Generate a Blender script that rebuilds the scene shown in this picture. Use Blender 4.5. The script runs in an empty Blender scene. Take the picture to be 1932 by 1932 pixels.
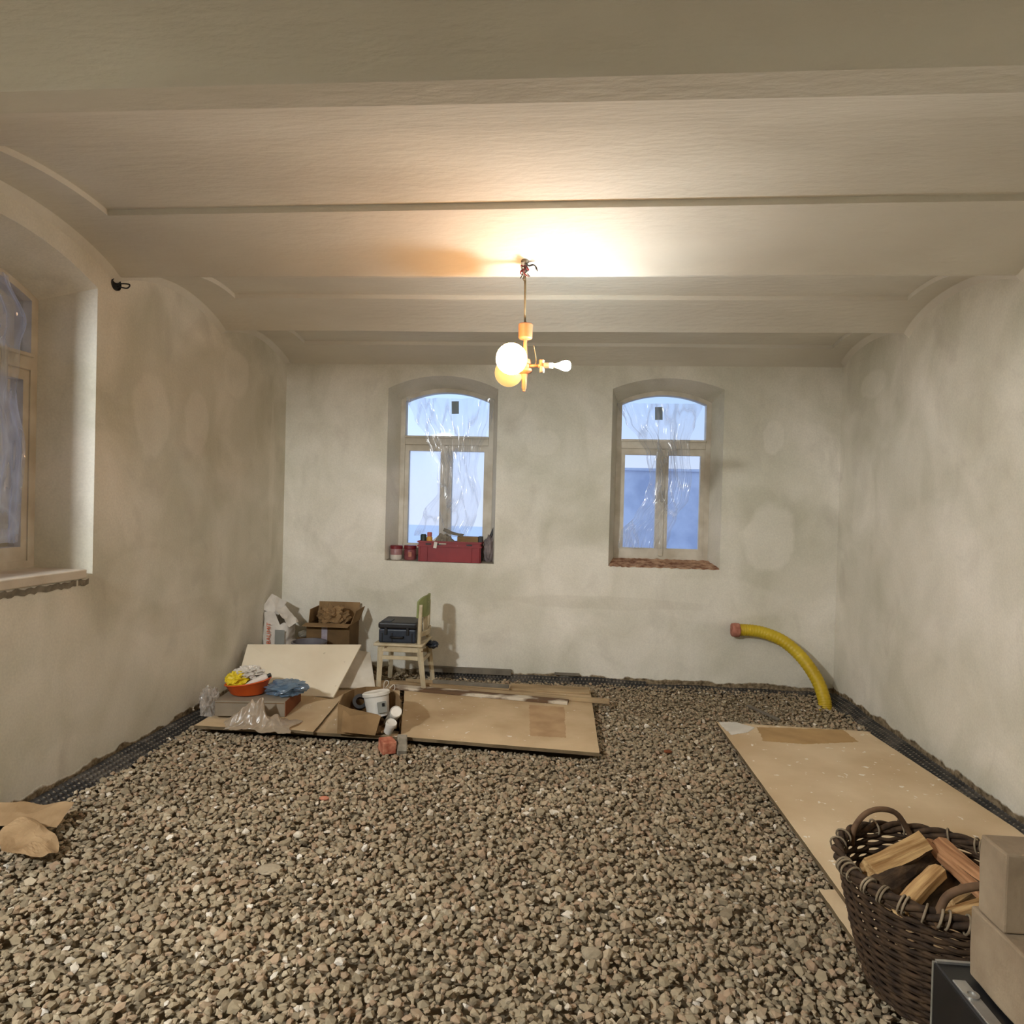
import bpy, bmesh, math, random
import numpy as np
from mathutils import Vector, Matrix, noise
C = bpy.context.scene.collection
sc = bpy.context.scene
PI = math.pi
# ---------------------------------------------------------------- camera
CAM = np.array([0.0, 0.0, 1.56]); F = 1250.0
cr = np.array([0.99582588, 0.08765715, 0.025437]); cd = np.array([0.02626852, -0.00834538, -0.99962009]); cw = np.array([-0.08741156, 0.99611575, -0.01061317])
cam = bpy.data.objects.new('camera', bpy.data.cameras.new('camera')); C.objects.link(cam)
m = Matrix(((cr[0], -cd[0], -cw[0], 0), (cr[1], -cd[1], -cw[1], 0), (cr[2], -cd[2], -cw[2], 1.56), (0, 0, 0, 1)))
cam.matrix_world = m
cam.data.sensor_width = 36; cam.data.sensor_fit = 'HORIZONTAL'; cam.data.lens = 36 * F / 1932
cam.data.clip_start = 0.05; cam.data.clip_end = 200
sc.camera = cam
sc.view_settings.view_transform = 'Standard'; sc.view_settings.look = 'None'
sc.view_settings.gamma = 1; sc.view_settings.use_curve_mapping = False
sc.view_settings.exposure = 0.95
# light levels
BULB, GLOBE_A, GLOBE_B, SKY = 330.0, 38.0, 0.55, 0.82
BULB_COL = (0.86, 1.0, 1.06); WARM = (1.0, 0.50, 0.20)
# unseen fill light added in the vault behind the viewer, tipped towards the room
al = bpy.data.lights.new('rear_fill_light', 'AREA'); al.shape = 'RECTANGLE'; al.size = 0.26; al.size_y = 0.18; al.energy = 80; al.color = (0.93, 0.97, 1.0)
ao = bpy.data.objects.new('rear_fill_light', al); C.objects.link(ao); ao.location = (-2.47, -0.45, 2.87); ao.rotation_euler = (math.radians(57), 0, math.radians(-26))
def ray(x, y): return cw + (x - 966) / F * cr + (y - 966) / F * cd
def on_z(z, x, y): v = ray(x, y); return Vector(CAM + v * (z - 1.56) / v[2])
def on_y(Y, x, y): v = ray(x, y); return Vector(CAM + v * Y / v[1])
def on_x(X, x, y): v = ray(x, y); return Vector(CAM + v * X / v[0])
def S(r, g, b):
    f = lambda c: (c / 255 / 12.92) if c / 255 <= 0.04045 else ((c / 255 + 0.055) / 1.055) ** 2.4
    return (f(r), f(g), f(b))
# world: dusk sky
w = bpy.data.worlds.new('dusk'); sc.world = w; w.use_nodes = True
nt = w.node_tree; N = nt.nodes; L = nt.links; N.clear()
out = N.new('ShaderNodeOutputWorld'); bg = N.new('ShaderNodeBackground'); tc = N.new('ShaderNodeTexCoord'); sp = N.new('ShaderNodeSeparateXYZ')
L.new(tc.outputs['Generated'], sp.inputs[0])
rz = N.new('ShaderNodeValToRGB'); rz.color_ramp.elements[0].position = 0.0; rz.color_ramp.elements[0].color = (*S(206, 214, 232), 1)
rz.color_ramp.elements[1].position = 0.16; rz.color_ramp.elements[1].color = (*S(176, 205, 250), 1)
rx = N.new('ShaderNodeMapRange'); rx.inputs['From Min'].default_value = -0.3; rx.inputs['From Max'].default_value = 0.25
rx.inputs['To Min'].default_value = 1.0; rx.inputs['To Max'].default_value = 0.72
mu = N.new('ShaderNodeVectorMath'); mu.operation = 'SCALE'
L.new(sp.outputs[2], rz.inputs[0]); L.new(sp.outputs[0], rx.inputs[0]); L.new(rz.outputs[0], mu.inputs[0]); L.new(rx.outputs[0], mu.inputs['Scale'])
L.new(mu.outputs[0], bg.inputs[0]); bg.inputs[1].default_value = SKY; L.new(bg.outputs[0], out.inputs[0])

# ---------------------------------------------------------------- materials
def newmat(name):
    mt = bpy.data.materials.new(name); mt.use_nodes = True
    nt = mt.node_tree; b = nt.nodes['Principled BSDF']
    return mt, nt, b
def mat(name, c1, c2=None, scale=4, rough=0.8, bump=0.0, bscale=40, metal=0.0, stretch=(1, 1, 1), sharp=(0.35, 0.65), detail=4, spec=0.3, trans=0, dots=None):
    mt, nt, b = newmat(name); N = nt.nodes; L = nt.links
    tc = N.new('ShaderNodeTexCoord'); mp = N.new('ShaderNodeMapping'); mp.inputs['Scale'].default_value = stretch
    L.new(tc.outputs['Object'], mp.inputs[0])
    no = N.new('ShaderNodeTexNoise'); no.inputs['Scale'].default_value = scale; no.inputs['Detail'].default_value = detail; L.new(mp.outputs[0], no.inputs[0])
    rp = N.new('ShaderNodeValToRGB'); rp.color_ramp.elements[0].position = sharp[0]; rp.color_ramp.elements[1].position = sharp[1]
    rp.color_ramp.elements[0].color = (*S(*c1), 1); rp.color_ramp.elements[1].color = (*S(*(c2 or c1)), 1)
    L.new(no.outputs[0], rp.inputs[0]); col = rp.outputs[0]
    if dots:
        n2 = N.new('ShaderNodeTexNoise'); n2.inputs['Scale'].default_value = dots[1]; n2.inputs['Detail'].default_value = 2; L.new(tc.outputs['Object'], n2.inputs[0])
        r2 = N.new('ShaderNodeValToRGB'); r2.color_ramp.elements[0].position = dots[2]; r2.color_ramp.elements[1].position = dots[2] + 0.02
        L.new(n2.outputs[0], r2.inputs[0]); mx = N.new('ShaderNodeMix'); mx.data_type = 'RGBA'
        L.new(r2.outputs[0], mx.inputs[0]); L.new(col, mx.inputs[6]); mx.inputs[7].default_value = (*S(*dots[0]), 1); col = mx.outputs[2]
    L.new(col, b.inputs['Base Color'])
    b.inputs['Roughness'].default_value = rough; b.inputs['Metallic'].default_value = metal; b.inputs['Specular IOR Level'].default_value = spec
    if trans: b.inputs['Transmission Weight'].default_value = trans
    if bump:
        n3 = N.new('ShaderNodeTexNoise'); n3.inputs['Scale'].default_value = bscale; n3.inputs['Detail'].default_value = 5; L.new(mp.outputs[0], n3.inputs[0])
        bm = N.new('ShaderNodeBump'); bm.inputs['Strength'].default_value = 1.0; bm.inputs['Distance'].default_value = bump
        L.new(n3.outputs[0], bm.inputs['Height']); L.new(bm.outputs[0], b.inputs['Normal'])
    return mt
def emit(name, col, s):
    mt, nt, b = newmat(name); b.inputs['Base Color'].default_value = (0.9, 0.85, 0.75, 1)
    b.inputs['Emission Color'].default_value = (*col, 1); b.inputs['Emission Strength'].default_value = s; return mt

def wall_mat(name, axis, patches=(), bottom=0.055):
    """plaster: beige / greenish grey blotches, light repair patches, raw brown render at the foot"""
    mt, nt, b = newmat(name); N = nt.nodes; L = nt.links
    tc = N.new('ShaderNodeTexCoord'); sp = N.new('ShaderNodeSeparateXYZ'); L.new(tc.outputs['Object'], sp.inputs[0])
    def noise_(scale, detail=5, st=(1, 1, 1), dist=0.0):
        mp = N.new('ShaderNodeMapping'); mp.inputs['Scale'].default_value = st; L.new(tc.outputs['Object'], mp.inputs[0])
        n = N.new('ShaderNodeTexNoise'); n.inputs['Scale'].default_value = scale; n.inputs['Detail'].default_value = detail; n.inputs['Distortion'].default_value = dist
        L.new(mp.outputs[0], n.inputs[0]); return n.outputs[0]
    def ramp(v, a, c, c1, c2):
        r = N.new('ShaderNodeValToRGB'); r.color_ramp.elements[0].position = a; r.color_ramp.elements[1].position = c
        r.color_ramp.elements[0].color = (*c1, 1); r.color_ramp.elements[1].color = (*c2, 1); L.new(v, r.inputs[0]); return r.outputs[0]
    def mix(fac, a, c):
        mx = N.new('ShaderNodeMix'); mx.data_type = 'RGBA'
        if isinstance(fac, float): mx.inputs[0].default_value = fac
        else: L.new(fac, mx.inputs[0])
        for v, i in ((a, 6), (c, 7)):
            if isinstance(v, tuple): mx.inputs[i].default_value = (*v, 1)
            else: L.new(v, mx.inputs[i])
        return mx.outputs[2]
    def math_(op, a, c=None, clamp=False):
        q = N.new('ShaderNodeMath'); q.operation = op; q.use_clamp = clamp
        for v, i in ((a, 0), (c, 1)):
            if v is None: continue
            if isinstance(v, (int, float)): q.inputs[i].default_value = v
            else: L.new(v, q.inputs[i])
        return q.outputs[0]
    base = ramp(noise_(0.9, 3, (1, 1, 1), 0.6), 0.36, 0.60, S(204, 200, 182), S(238, 232, 219))
    veil = ramp(noise_(2.0, 5, (1, 1, 0.85), 0.8), 0.36, 0.70, S(198, 194, 174), S(242, 236, 224))
    col = mix(0.5, base, veil)
    sm = ramp(noise_(3.2, 5, (1, 1, 0.7), 0.8), 0.56, 0.76, (0, 0, 0), (1, 1, 1))
    sm2 = math_('MULTIPLY', sm, 0.5); col = mix(sm2, col, S(190, 183, 168))
    u = sp.outputs[0] if axis == 'x' else sp.outputs[1]
    wob = noise_(3.2, 3)
    for (pu, pz, ru, rz_, k) in patches:
        du = math_('DIVIDE', math_('SUBTRACT', u, pu), ru); dz = math_('DIVIDE', math_('SUBTRACT', sp.outputs[2], pz), rz_)
        r = math_('SQRT', math_('ADD', math_('MULTIPLY', du, du), math_('MULTIPLY', dz, dz)))
        r = math_('ADD', r, math_('MULTIPLY', math_('SUBTRACT', wob, 0.5), 0.9))
        e = math_('MULTIPLY', math_('SUBTRACT', 1.0, r), 6.0, True)
        fac = math_('MULTIPLY', e, abs(k) * 0.7)
        col = mix(fac, col, S(244, 238, 226) if k > 0 else S(196, 188, 170))
    # raw render at the foot of the wall
    edge = math_('ADD', sp.outputs[2], math_('MULTIPLY', math_('SUBTRACT', noise_(7, 6), 0.5), 0.10))
    foot = math_('MULTIPLY', math_('SUBTRACT', bottom, edge), 90.0, True)
    brown = ramp(noise_(30, 5), 0.35, 0.65, S(98, 84, 64), S(160, 142, 114))
    col = mix(foot, col, brown)
    fine = ramp(noise_(90, 3), 0.3, 0.7, (0.94, 0.94, 0.94), (1.04, 1.04, 1.04))
    mm = N.new('ShaderNodeMix'); mm.data_type = 'RGBA'; mm.blend_type = 'MULTIPLY'; mm.inputs[0].default_value = 1.0; L.new(col, mm.inputs[6]); L.new(fine, mm.inputs[7])
    L.new(mm.outputs[2], b.inputs['Base Color']); b.inputs['Roughness'].default_value = 0.95; b.inputs['Specular IOR Level'].default_value = 0.1
    h = math_('ADD', math_('MULTIPLY', noise_(2.2, 4), 0.012), math_('MULTIPLY', noise_(55, 4), 0.0012))
    h = math_('ADD', h, math_('MULTIPLY', foot, math_('MULTIPLY', noise_(45, 5), 0.02)))
    bp = N.new('ShaderNodeBump'); bp.inputs['Distance'].default_value = 1.0; bp.inputs['Strength'].default_value = 0.8; L.new(h, bp.inputs['Height']); L.new(bp.outputs[0], b.inputs['Normal'])
    return mt
def ceil_mat():
    mt, nt, b = newmat('ceiling_plaster'); N = nt.nodes; L = nt.links
    tc = N.new('ShaderNodeTexCoord')
    def nz(scale, det, st):
        mp = N.new('ShaderNodeMapping'); mp.inputs['Scale'].default_value = st; L.new(tc.outputs['Object'], mp.inputs[0])
        n = N.new('ShaderNodeTexNoise'); n.inputs['Scale'].default_value = scale; n.inputs['Detail'].default_value = det; L.new(mp.outputs[0], n.inputs[0]); return n.outputs[0]
    r = N.new('ShaderNodeValToRGB'); r.color_ramp.elements[0].position = 0.35; r.color_ramp.elements[1].position = 0.65
    r.color_ramp.elements[0].color = (*S(212, 206, 192), 1); r.color_ramp.elements[1].color = (*S(226, 221, 208), 1)
    L.new(nz(1.6, 5, (0.5, 1, 1)), r.inputs[0]); L.new(r.outputs[0], b.inputs['Base Color'])
    b.inputs['Roughness'].default_value = 0.95; b.inputs['Specular IOR Level'].default_value = 0.1
    a = N.new('ShaderNodeMath'); a.operation = 'MULTIPLY'; a.inputs[1].default_value = 0.006; L.new(nz(30, 5, (0.45, 1.2, 1)), a.inputs[0])
    a2 = N.new('ShaderNodeMath'); a2.operation = 'MULTIPLY_ADD'; a2.inputs[1].default_value = 0.012; L.new(nz(5, 3, (0.5, 1, 1)), a2.inputs[0]); L.new(a.outputs[0], a2.inputs[2])
    bp = N.new('ShaderNodeBump'); bp.inputs['Distance'].default_value = 1.0; bp.inputs['Strength'].default_value = 0.9; L.new(a2.outputs[0], bp.inputs['Height']); L.new(bp.outputs[0], b.inputs['Normal'])
    return mt
def film_mat(name, tint, op, scale=6, st=(1, 1, 1), rough=0.18, crease=0.5, base=0.06):
    """clear crumpled polythene: mostly transparent, whitish along its creases, glossy"""
    mt = bpy.data.materials.new(name); mt.use_nodes = True; nt = mt.node_tree; N = nt.nodes; L = nt.links; N.clear()
    out = N.new('ShaderNodeOutputMaterial'); tr = N.new('ShaderNodeBsdfTransparent'); gl = N.new('ShaderNodeBsdfGlossy'); di = N.new('ShaderNodeBsdfDiffuse'); tl = N.new('ShaderNodeBsdfTranslucent')
    tr.inputs[0].default_value = (0.97, 0.97, 0.97, 1); gl.inputs['Roughness'].default_value = rough; di.inputs[0].default_value = (*tint, 1); tl.inputs[0].default_value = (*tint, 1)
    tc = N.new('ShaderNodeTexCoord'); mp = N.new('ShaderNodeMapping'); mp.inputs['Scale'].default_value = st; L.new(tc.outputs['Object'], mp.inputs[0])
    n = N.new('ShaderNodeTexNoise'); n.inputs['Scale'].default_value = scale; n.inputs['Detail'].default_value = 1.5; n.inputs['Distortion'].default_value = 0.5; L.new(mp.outputs[0], n.inputs[0])
    q = N.new('ShaderNodeMath'); q.operation = 'SUBTRACT'; q.inputs[1].default_value = 0.5; L.new(n.outputs[0], q.inputs[0])
    ab = N.new('ShaderNodeMath'); ab.operation = 'ABSOLUTE'; L.new(q.outputs[0], ab.inputs[0])
    r = N.new('ShaderNodeMapRange'); r.inputs['From Min'].default_value = 0.0; r.inputs['From Max'].default_value = 0.06; r.inputs['To Min'].default_value = crease; r.inputs['To Max'].default_value = base
    L.new(ab.outputs[0], r.inputs[0])
    lw = N.new('ShaderNodeLayerWeight'); lw.inputs[0].default_value = 0.35
    s1 = N.new('ShaderNodeMath'); s1.operation = 'MULTIPLY_ADD'; s1.inputs[1].default_value = op; s1.use_clamp = True; L.new(lw.outputs['Facing'], s1.inputs[0]); L.new(r.outputs[0], s1.inputs[2])
    m1 = N.new('ShaderNodeMixShader'); m1.inputs[0].default_value = 0.5; L.new(di.outputs[0], m1.inputs[1]); L.new(tl.outputs[0], m1.inputs[2])
    m0 = N.new('ShaderNodeMixShader'); m0.inputs[0].default_value = 0.25; L.new(m1.outputs[0], m0.inputs[1]); L.new(gl.outputs[0], m0.inputs[2])
    m2 = N.new('ShaderNodeMixShader'); L.new(s1.outputs[0], m2.inputs[0]); L.new(tr.outputs[0], m2.inputs[1]); L.new(m0.outputs[0], m2.inputs[2]); L.new(m2.outputs[0], out.inputs[0])
    return mt
def glass_mat(name, haze=0.0, hz=2.0):
    mt = bpy.data.materials.new(name); mt.use_nodes = True; nt = mt.node_tree; N = nt.nodes; L = nt.links; N.clear()
    out = N.new('ShaderNodeOutputMaterial'); tr = N.new('ShaderNodeBsdfTransparent'); gl = N.new('ShaderNodeBsdfGlossy'); gl.inputs['Roughness'].default_value = 0.03
    fr = N.new('ShaderNodeFresnel'); fr.inputs[0].default_value = 1.45; mx = N.new('ShaderNodeMixShader'); L.new(fr.outputs[0], mx.inputs[0]); L.new(tr.outputs[0], mx.inputs[1]); L.new(gl.outputs[0], mx.inputs[2])
    last = mx.outputs[0]
    if haze:
        tl = N.new('ShaderNodeBsdfTranslucent'); tl.inputs[0].default_value = (0.95, 0.96, 0.97, 1)
        tc = N.new('ShaderNodeTexCoord'); n = N.new('ShaderNodeTexNoise'); n.inputs['Scale'].default_value = hz; n.inputs['Detail'].default_value = 5; L.new(tc.outputs['Object'], n.inputs[0])
        r = N.new('ShaderNodeMapRange'); r.inputs['From Min'].default_value = 0.35; r.inputs['From Max'].default_value = 0.65; r.inputs['To Min'].default_value = haze * 0.6; r.inputs['To Max'].default_value = haze; L.new(n.outputs[0], r.inputs[0])
        m2 = N.new('ShaderNodeMixShader'); L.new(r.outputs[0], m2.inputs[0]); L.new(last, m2.inputs[1]); L.new(tl.outputs[0], m2.inputs[2]); last = m2.outputs[0]
    L.new(last, out.inputs[0]); return mt
def gravel_mat():
    mt, nt, b = newmat('gravel_stone'); N = nt.nodes; L = nt.links
    g = N.new('ShaderNodeNewGeometry'); r = N.new('ShaderNodeValToRGB'); e = r.color_ramp.elements
    e[0].position = 0; e[0].color = (*S(132, 118, 96), 1); e[1].position = 1; e[1].color = (*S(222, 212, 196), 1)
    for p_, c in ((0.3, (154, 139, 113)), (0.55, (170, 153, 126)), (0.75, (164, 138, 112)), (0.86, (148, 136, 112)), (0.96, (188, 172, 146))):
        x = e.new(p_); x.color = (*S(*c), 1)
    tc = N.new('ShaderNodeTexCoord'); n = N.new('ShaderNodeTexNoise'); n.inputs['Scale'].default_value = 60; n.inputs['Detail'].default_value = 4; L.new(tc.outputs['Object'], n.inputs[0])
    n2 = N.new('ShaderNodeTexNoise'); n2.inputs['Scale'].default_value = 1.1; n2.inputs['Detail'].default_value = 4; L.new(tc.outputs['Object'], n2.inputs[0])
    mr = N.new('ShaderNodeMapRange'); mr.inputs['To Min'].default_value = 0.78; mr.inputs['To Max'].default_value = 1.2; L.new(n.outputs[0], mr.inputs[0])
    m3 = N.new('ShaderNodeMapRange'); m3.inputs['From Min'].default_value = 0.3; m3.inputs['From Max'].default_value = 0.7; m3.inputs['To Min'].default_value = 0.88; m3.inputs['To Max'].default_value = 1.1; L.new(n2.outputs[0], m3.inputs[0])
    q = N.new('ShaderNodeMath'); q.operation = 'MULTIPLY'; L.new(mr.outputs[0], q.inputs[0]); L.new(m3.outputs[0], q.inputs[1])
    v = N.new('ShaderNodeVectorMath'); v.operation = 'SCALE'; L.new(r.outputs[0], v.inputs[0]); L.new(q.outputs[0], v.inputs['Scale'])
    L.new(g.outputs['Random Per Island'], r.inputs[0]); L.new(v.outputs[0], b.inputs['Base Color']); b.inputs['Roughness'].default_value = 0.9; b.inputs['Specular IOR Level'].default_value = 0.15
    return mt

# ---------------------------------------------------------------- helpers
def link(name, me, mt, parent=None, smooth=False):
    if smooth:
        me.polygons.foreach_set('use_smooth', [True] * len(me.polygons))
    if mt: me.materials.append(mt)
    o = bpy.data.objects.new(name, me); C.objects.link(o)
    if parent: o.parent = parent
    return o
def raw(name, V, Fc, mt, parent=None, smooth=False):
    me = bpy.data.meshes.new(name); me.from_pydata([tuple(v) for v in V], [], Fc); me.validate(); me.update()
    return link(name, me, mt, parent, smooth)
def frombm(name, bm, mt, parent=None, smooth=False):
    me = bpy.data.meshes.new(name); bm.to_mesh(me); bm.free(); return link(name, me, mt, parent, smooth)
def tag(o, label, cat, group=None, kind=None):
    o['label'] = label; o['category'] = cat
    if group: o['group'] = group
    if kind: o['kind'] = kind
    return o
def thing(name, loc, rz_, label, cat, group=None):
    o = bpy.data.objects.new(name, None); C.objects.link(o); o.location = loc; o.rotation_euler = (0, 0, rz_); o.empty_display_size = 0.1
    return tag(o, label, cat, group)
def struct(o): o['kind'] = 'structure'; return o
def rotm(e): return Matrix.Rotation(e[2], 4, 'Z') @ Matrix.Rotation(e[1], 4, 'Y') @ Matrix.Rotation(e[0], 4, 'X')
def bx(bm, c, s, e=(0, 0, 0), bev=0.0, seg=1):
    """box centre c, size s, rotation e"""
    r = bmesh.ops.create_cube(bm, size=1.0); vs = r['verts']
    bmesh.ops.scale(bm, vec=s, verts=vs)
    if bev:
        es = list({ed for v in vs for ed in v.link_edges})
        r2 = bmesh.ops.bevel(bm, geom=es, offset=bev, segments=seg, affect='EDGES', profile=0.5)
        vs = list({v for f in r2['faces'] for v in f.verts} | {v for v in vs if v.is_valid})
    bmesh.ops.transform(bm, matrix=Matrix.Translation(c) @ rotm(e), verts=vs)
    return vs
def box(name, c, s, mt, parent=None, e=(0, 0, 0), bev=0.0, seg=1):
    bm = bmesh.new(); bx(bm, c, s, e, bev, seg); return frombm(name, bm, mt, parent)
def tube_geo(V, Fc, pts, rad, seg=10, closed=False, cap=True):
    pts = [Vector(p) for p in pts]; n = len(pts); b0 = len(V)
    ref = None
    for i, p in enumerate(pts):
        if closed: t = pts[(i + 1) % n] - pts[i - 1]
        else: t = pts[min(i + 1, n - 1)] - pts[max(i - 1, 0)]
        t.normalize()
        if ref is None:
            ref = Vector((0, 0, 1)) if abs(t.z) < 0.9 else Vector((1, 0, 0))
        a = (ref - t * ref.dot(t)).normalized(); b = t.cross(a); ref = a
        r = rad[i] if isinstance(rad, (list, tuple)) else rad
        for k in range(seg):
            an = 2 * PI * k / seg; V.append(p + a * (r * math.cos(an)) + b * (r * math.sin(an)))
    for i in range(n if closed else n - 1):
        j = (i + 1) % n
        for k in range(seg):
            k2 = (k + 1) % seg; Fc.append((b0 + i * seg + k, b0 + i * seg + k2, b0 + j * seg + k2, b0 + j * seg + k))
    if cap and not closed:
        Fc.append(tuple(b0 + k for k in reversed(range(seg)))); Fc.append(tuple(b0 + (n - 1) * seg + k for k in range(seg)))
def tube(name, pts, rad, mt, parent=None, seg=10, closed=False):
    V, Fc = [], []; tube_geo(V, Fc, pts, rad, seg, closed); return raw(name, V, Fc, mt, parent, True)
def spline(ctrl, n=40):
    P = [Vector(c) for c in ctrl]; P = [2 * P[0] - P[1]] + P + [2 * P[-1] - P[-2]]; o = []
    segs = len(P) - 3
    for i in range(n + 1):
        t = i / n * segs; k = min(int(t), segs - 1); t -= k; a, b, c, d = P[k:k + 4]
        o.append(0.5 * ((2 * b) + (c - a) * t + (2 * a - 5 * b + 4 * c - d) * t * t + (3 * b - a - 3 * c + d) * t ** 3))
    return o
def lathe(name, prof, mt, parent=None, seg=32, mtx=None, smooth=True, cap=True):
    V, Fc = [], []
    for r, z in prof:
        for k in range(seg):
            a = 2 * PI * k / seg; v = Vector((r * math.cos(a), r * math.sin(a), z)); V.append(mtx @ v if mtx else v)
    for i in range(len(prof) - 1):
        for k in range(seg):
            k2 = (k + 1) % seg; Fc.append((i * seg + k, i * seg + k2, (i + 1) * seg + k2, (i + 1) * seg + k))
    if cap:
        if prof[0][0] > 1e-4: Fc.append(tuple(reversed(range(seg))))
        if prof[-1][0] > 1e-4: Fc.append(tuple((len(prof) - 1) * seg + k for k in range(seg)))
    o = raw(name, V, Fc, mt, parent, smooth)
    if smooth:
        o.data.set_sharp_from_angle(angle=math.radians(40))
    return o
def prism(name, poly, z0, z1, mt, parent=None, jag=0, seed=0):
    """slab with polygon outline (list of xy)"""
    rnd = random.Random(seed); P = []
    n = len(poly)
    for i in range(n):
        a, b = Vector(poly[i][:2]), Vector(poly[(i + 1) % n][:2]); k = 24 if jag else 1
        for j in range(k):
            q = a.lerp(b, j / k)
            if jag and j: q += Vector((rnd.uniform(-jag, jag), rnd.uniform(-jag, jag)))
            P.append(q)
    V = [(q.x, q.y, z0) for q in P] + [(q.x, q.y, z1) for q in P]; n = len(P)
    ar = sum(P[i].x * P[(i + 1) % n].y - P[(i + 1) % n].x * P[i].y for i in range(n))
    Fc = [tuple(range(n))[::-1], tuple(range(n, 2 * n))] + [(i, (i + 1) % n, (i + 1) % n + n, i + n) for i in range(n)]
    if ar < 0: Fc = [f[::-1] for f in Fc]
    return raw(name, V, Fc, mt, parent)
def blob(name, loc, size, mt, seed=0, amp=0.35, freq=2.2, parent=None, sub=4, flat=None, e=(0, 0, 0), smooth=False, sq=1.0):
    """crumpled bag or lump"""
    bm = bmesh.new(); bmesh.ops.create_icosphere(bm, subdivisions=sub, radius=1.0); off = Vector((seed * 3.1, seed * 1.7, seed * 5.3)); R_ = rotm(e)
    for v in bm.verts:
        p = v.co.copy(); q = p * freq + off
        n = 1 - abs(noise.noise(q)) * 2.4 + 0.35 * (1 - abs(noise.noise(q * 2.3)) * 2.6) - 0.7
        k = 1 + amp * n
        if sq != 1.0:
            mx_ = max(abs(p.x), abs(p.y), abs(p.z)); k *= 1 + (1 / mx_ - 1) * sq
        p = p * k; p = Vector((p.x * size[0] / 2, p.y * size[1] / 2, p.z * size[2] / 2)); p = R_ @ p
        v.co = p + Vector(loc)
        if flat is not None and v.co.z < flat: v.co.z = flat + 0.0005 * noise.noise(q * 3)
    return frombm(name, bm, mt, parent, smooth)
def ribbon(name, pts, th, mt, parent=None, close=False):
    """wall following a plan line: pts = (x, y, zbottom, ztop)"""
    n = len(pts); V, Fc = [], []
    for i, (x, y, zb, zt) in enumerate(pts):
        a = pts[(i - 1) % n] if (close or i) else pts[0]; b = pts[(i + 1) % n] if (close or i < n - 1) else pts[-1]
        t = Vector((b[0] - a[0], b[1] - a[1])).normalized(); nn = Vector((-t.y, t.x)) * th / 2
        V += [(x + nn.x, y + nn.y, zb), (x - nn.x, y - nn.y, zb), (x - nn.x, y - nn.y, zt), (x + nn.x, y + nn.y, zt)]
    for i in range(n if close else n - 1):
        j = (i + 1) % n
        for k in range(4):
            k2 = (k + 1) % 4; Fc.append((4 * i + k, 4 * i + k2, 4 * j + k2, 4 * j + k))
    if not close: Fc += [(3, 2, 1, 0), tuple(4 * (n - 1) + k for k in range(4))]
    o = raw(name, V, Fc, mt, parent); return o

# ---------------------------------------------------------------- shared materials
M = {}
M['cream'] = mat('aged_cream_paint', (176, 160, 128), (202, 190, 162), 9, 0.6, 0.0015, 60, dots=((120, 98, 70), 22, 0.70))
M['frame'] = mat('white_window_paint', (186, 176, 156), (214, 206, 190), 6, 0.5, 0.001, 50)
M['osb'] = mat('worn_board', (176, 150, 114), (206, 182, 146), 2.3, 0.85, 0.001, 60, dots=((226, 218, 204), 26, 0.705))
M['osb2'] = mat('worn_board_right', (190, 164, 128), (216, 194, 160), 1.7, 0.85, 0.001, 60, dots=((232, 224, 210), 24, 0.69))
M['edge'] = mat('board_edge', (92, 78, 56), (120, 102, 76), 12, 0.9)
M['white_board'] = mat('white_panel', (216, 202, 176), (228, 216, 192), 2.5, 0.7, 0, dots=((190, 176, 150), 14, 0.72))
M['card'] = mat('cardboard', (120, 94, 62), (146, 118, 82), 5, 0.9, 0.0008, 90)
M['card_dark'] = mat('cardboard_dark', (92, 72, 46), (116, 90, 58), 5, 0.9)
M['black'] = mat('black_plastic', (15, 15, 16), (22, 22, 24), 10, 0.45, spec=0.5)
M['navy'] = mat('dark_blue_case', (26, 34, 46), (38, 46, 58), 10, 0.45, spec=0.5)
M['metal'] = mat('dull_metal', (150, 148, 142), (180, 178, 172), 14, 0.4, metal=0.7)
M['red'] = mat('red_plastic', (128, 22, 28), (142, 30, 34), 7, 0.45, spec=0.5, dots=((196, 150, 140), 60, 0.76))
M['darkred'] = mat('dark_red_lid', (110, 26, 34), (128, 34, 42), 8, 0.4, spec=0.5)
M['membrane'] = mat('dusty_black_membrane', (40, 38, 36), (98, 90, 80), 7, 0.6, sharp=(0.45, 0.8), spec=0.4)
M['brick'] = mat('red_brick', (156, 84, 62), (196, 132, 104), 20, 0.95, 0.004, 40)
M['concrete'] = mat('grey_concrete', (118, 110, 96), (146, 138, 122), 18, 0.95, 0.003, 50)
M['block'] = mat('sand_lime_block', (128, 110, 88), (152, 134, 110), 7, 0.95, 0.002, 70)
M['bark'] = mat('bark', (46, 34, 24), (84, 64, 44), 30, 0.95, 0.006, 60, stretch=(1, 1, 0.3))
M['wood'] = mat('split_wood', (160, 120, 74), (210, 174, 122), 70, 0.85, 0.004, 90, stretch=(1, 1, 0.06))
M['wood_red'] = mat('split_wood_red', (134, 92, 60), (182, 136, 96), 70, 0.85, 0.004, 90, stretch=(1, 1, 0.06))
M['wicker'] = mat('dark_wicker', (46, 33, 22), (80, 60, 41), 26, 0.8, 0.001, 90)  # dark wicker, its colour deepened further to stand in for shade
M['wicker_pale'] = mat('pale_wicker', (120, 104, 82), (150, 134, 110), 26, 0.8)
M['handle'] = mat('bent_branch', (82, 60, 42), (110, 84, 60), 20, 0.75, 0.001, 60)
M['orange'] = mat('orange_plastic', (196, 76, 20), (210, 90, 28), 8, 0.45, spec=0.5)
M['yellow'] = mat('yellow_plastic', (206, 178, 24), (220, 196, 40), 8, 0.5, spec=0.5)
M['pipe'] = mat('yellow_duct', (188, 156, 16), (206, 178, 40), 5, 0.5, spec=0.5, dots=((226, 220, 190), 30, 0.74))
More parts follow.
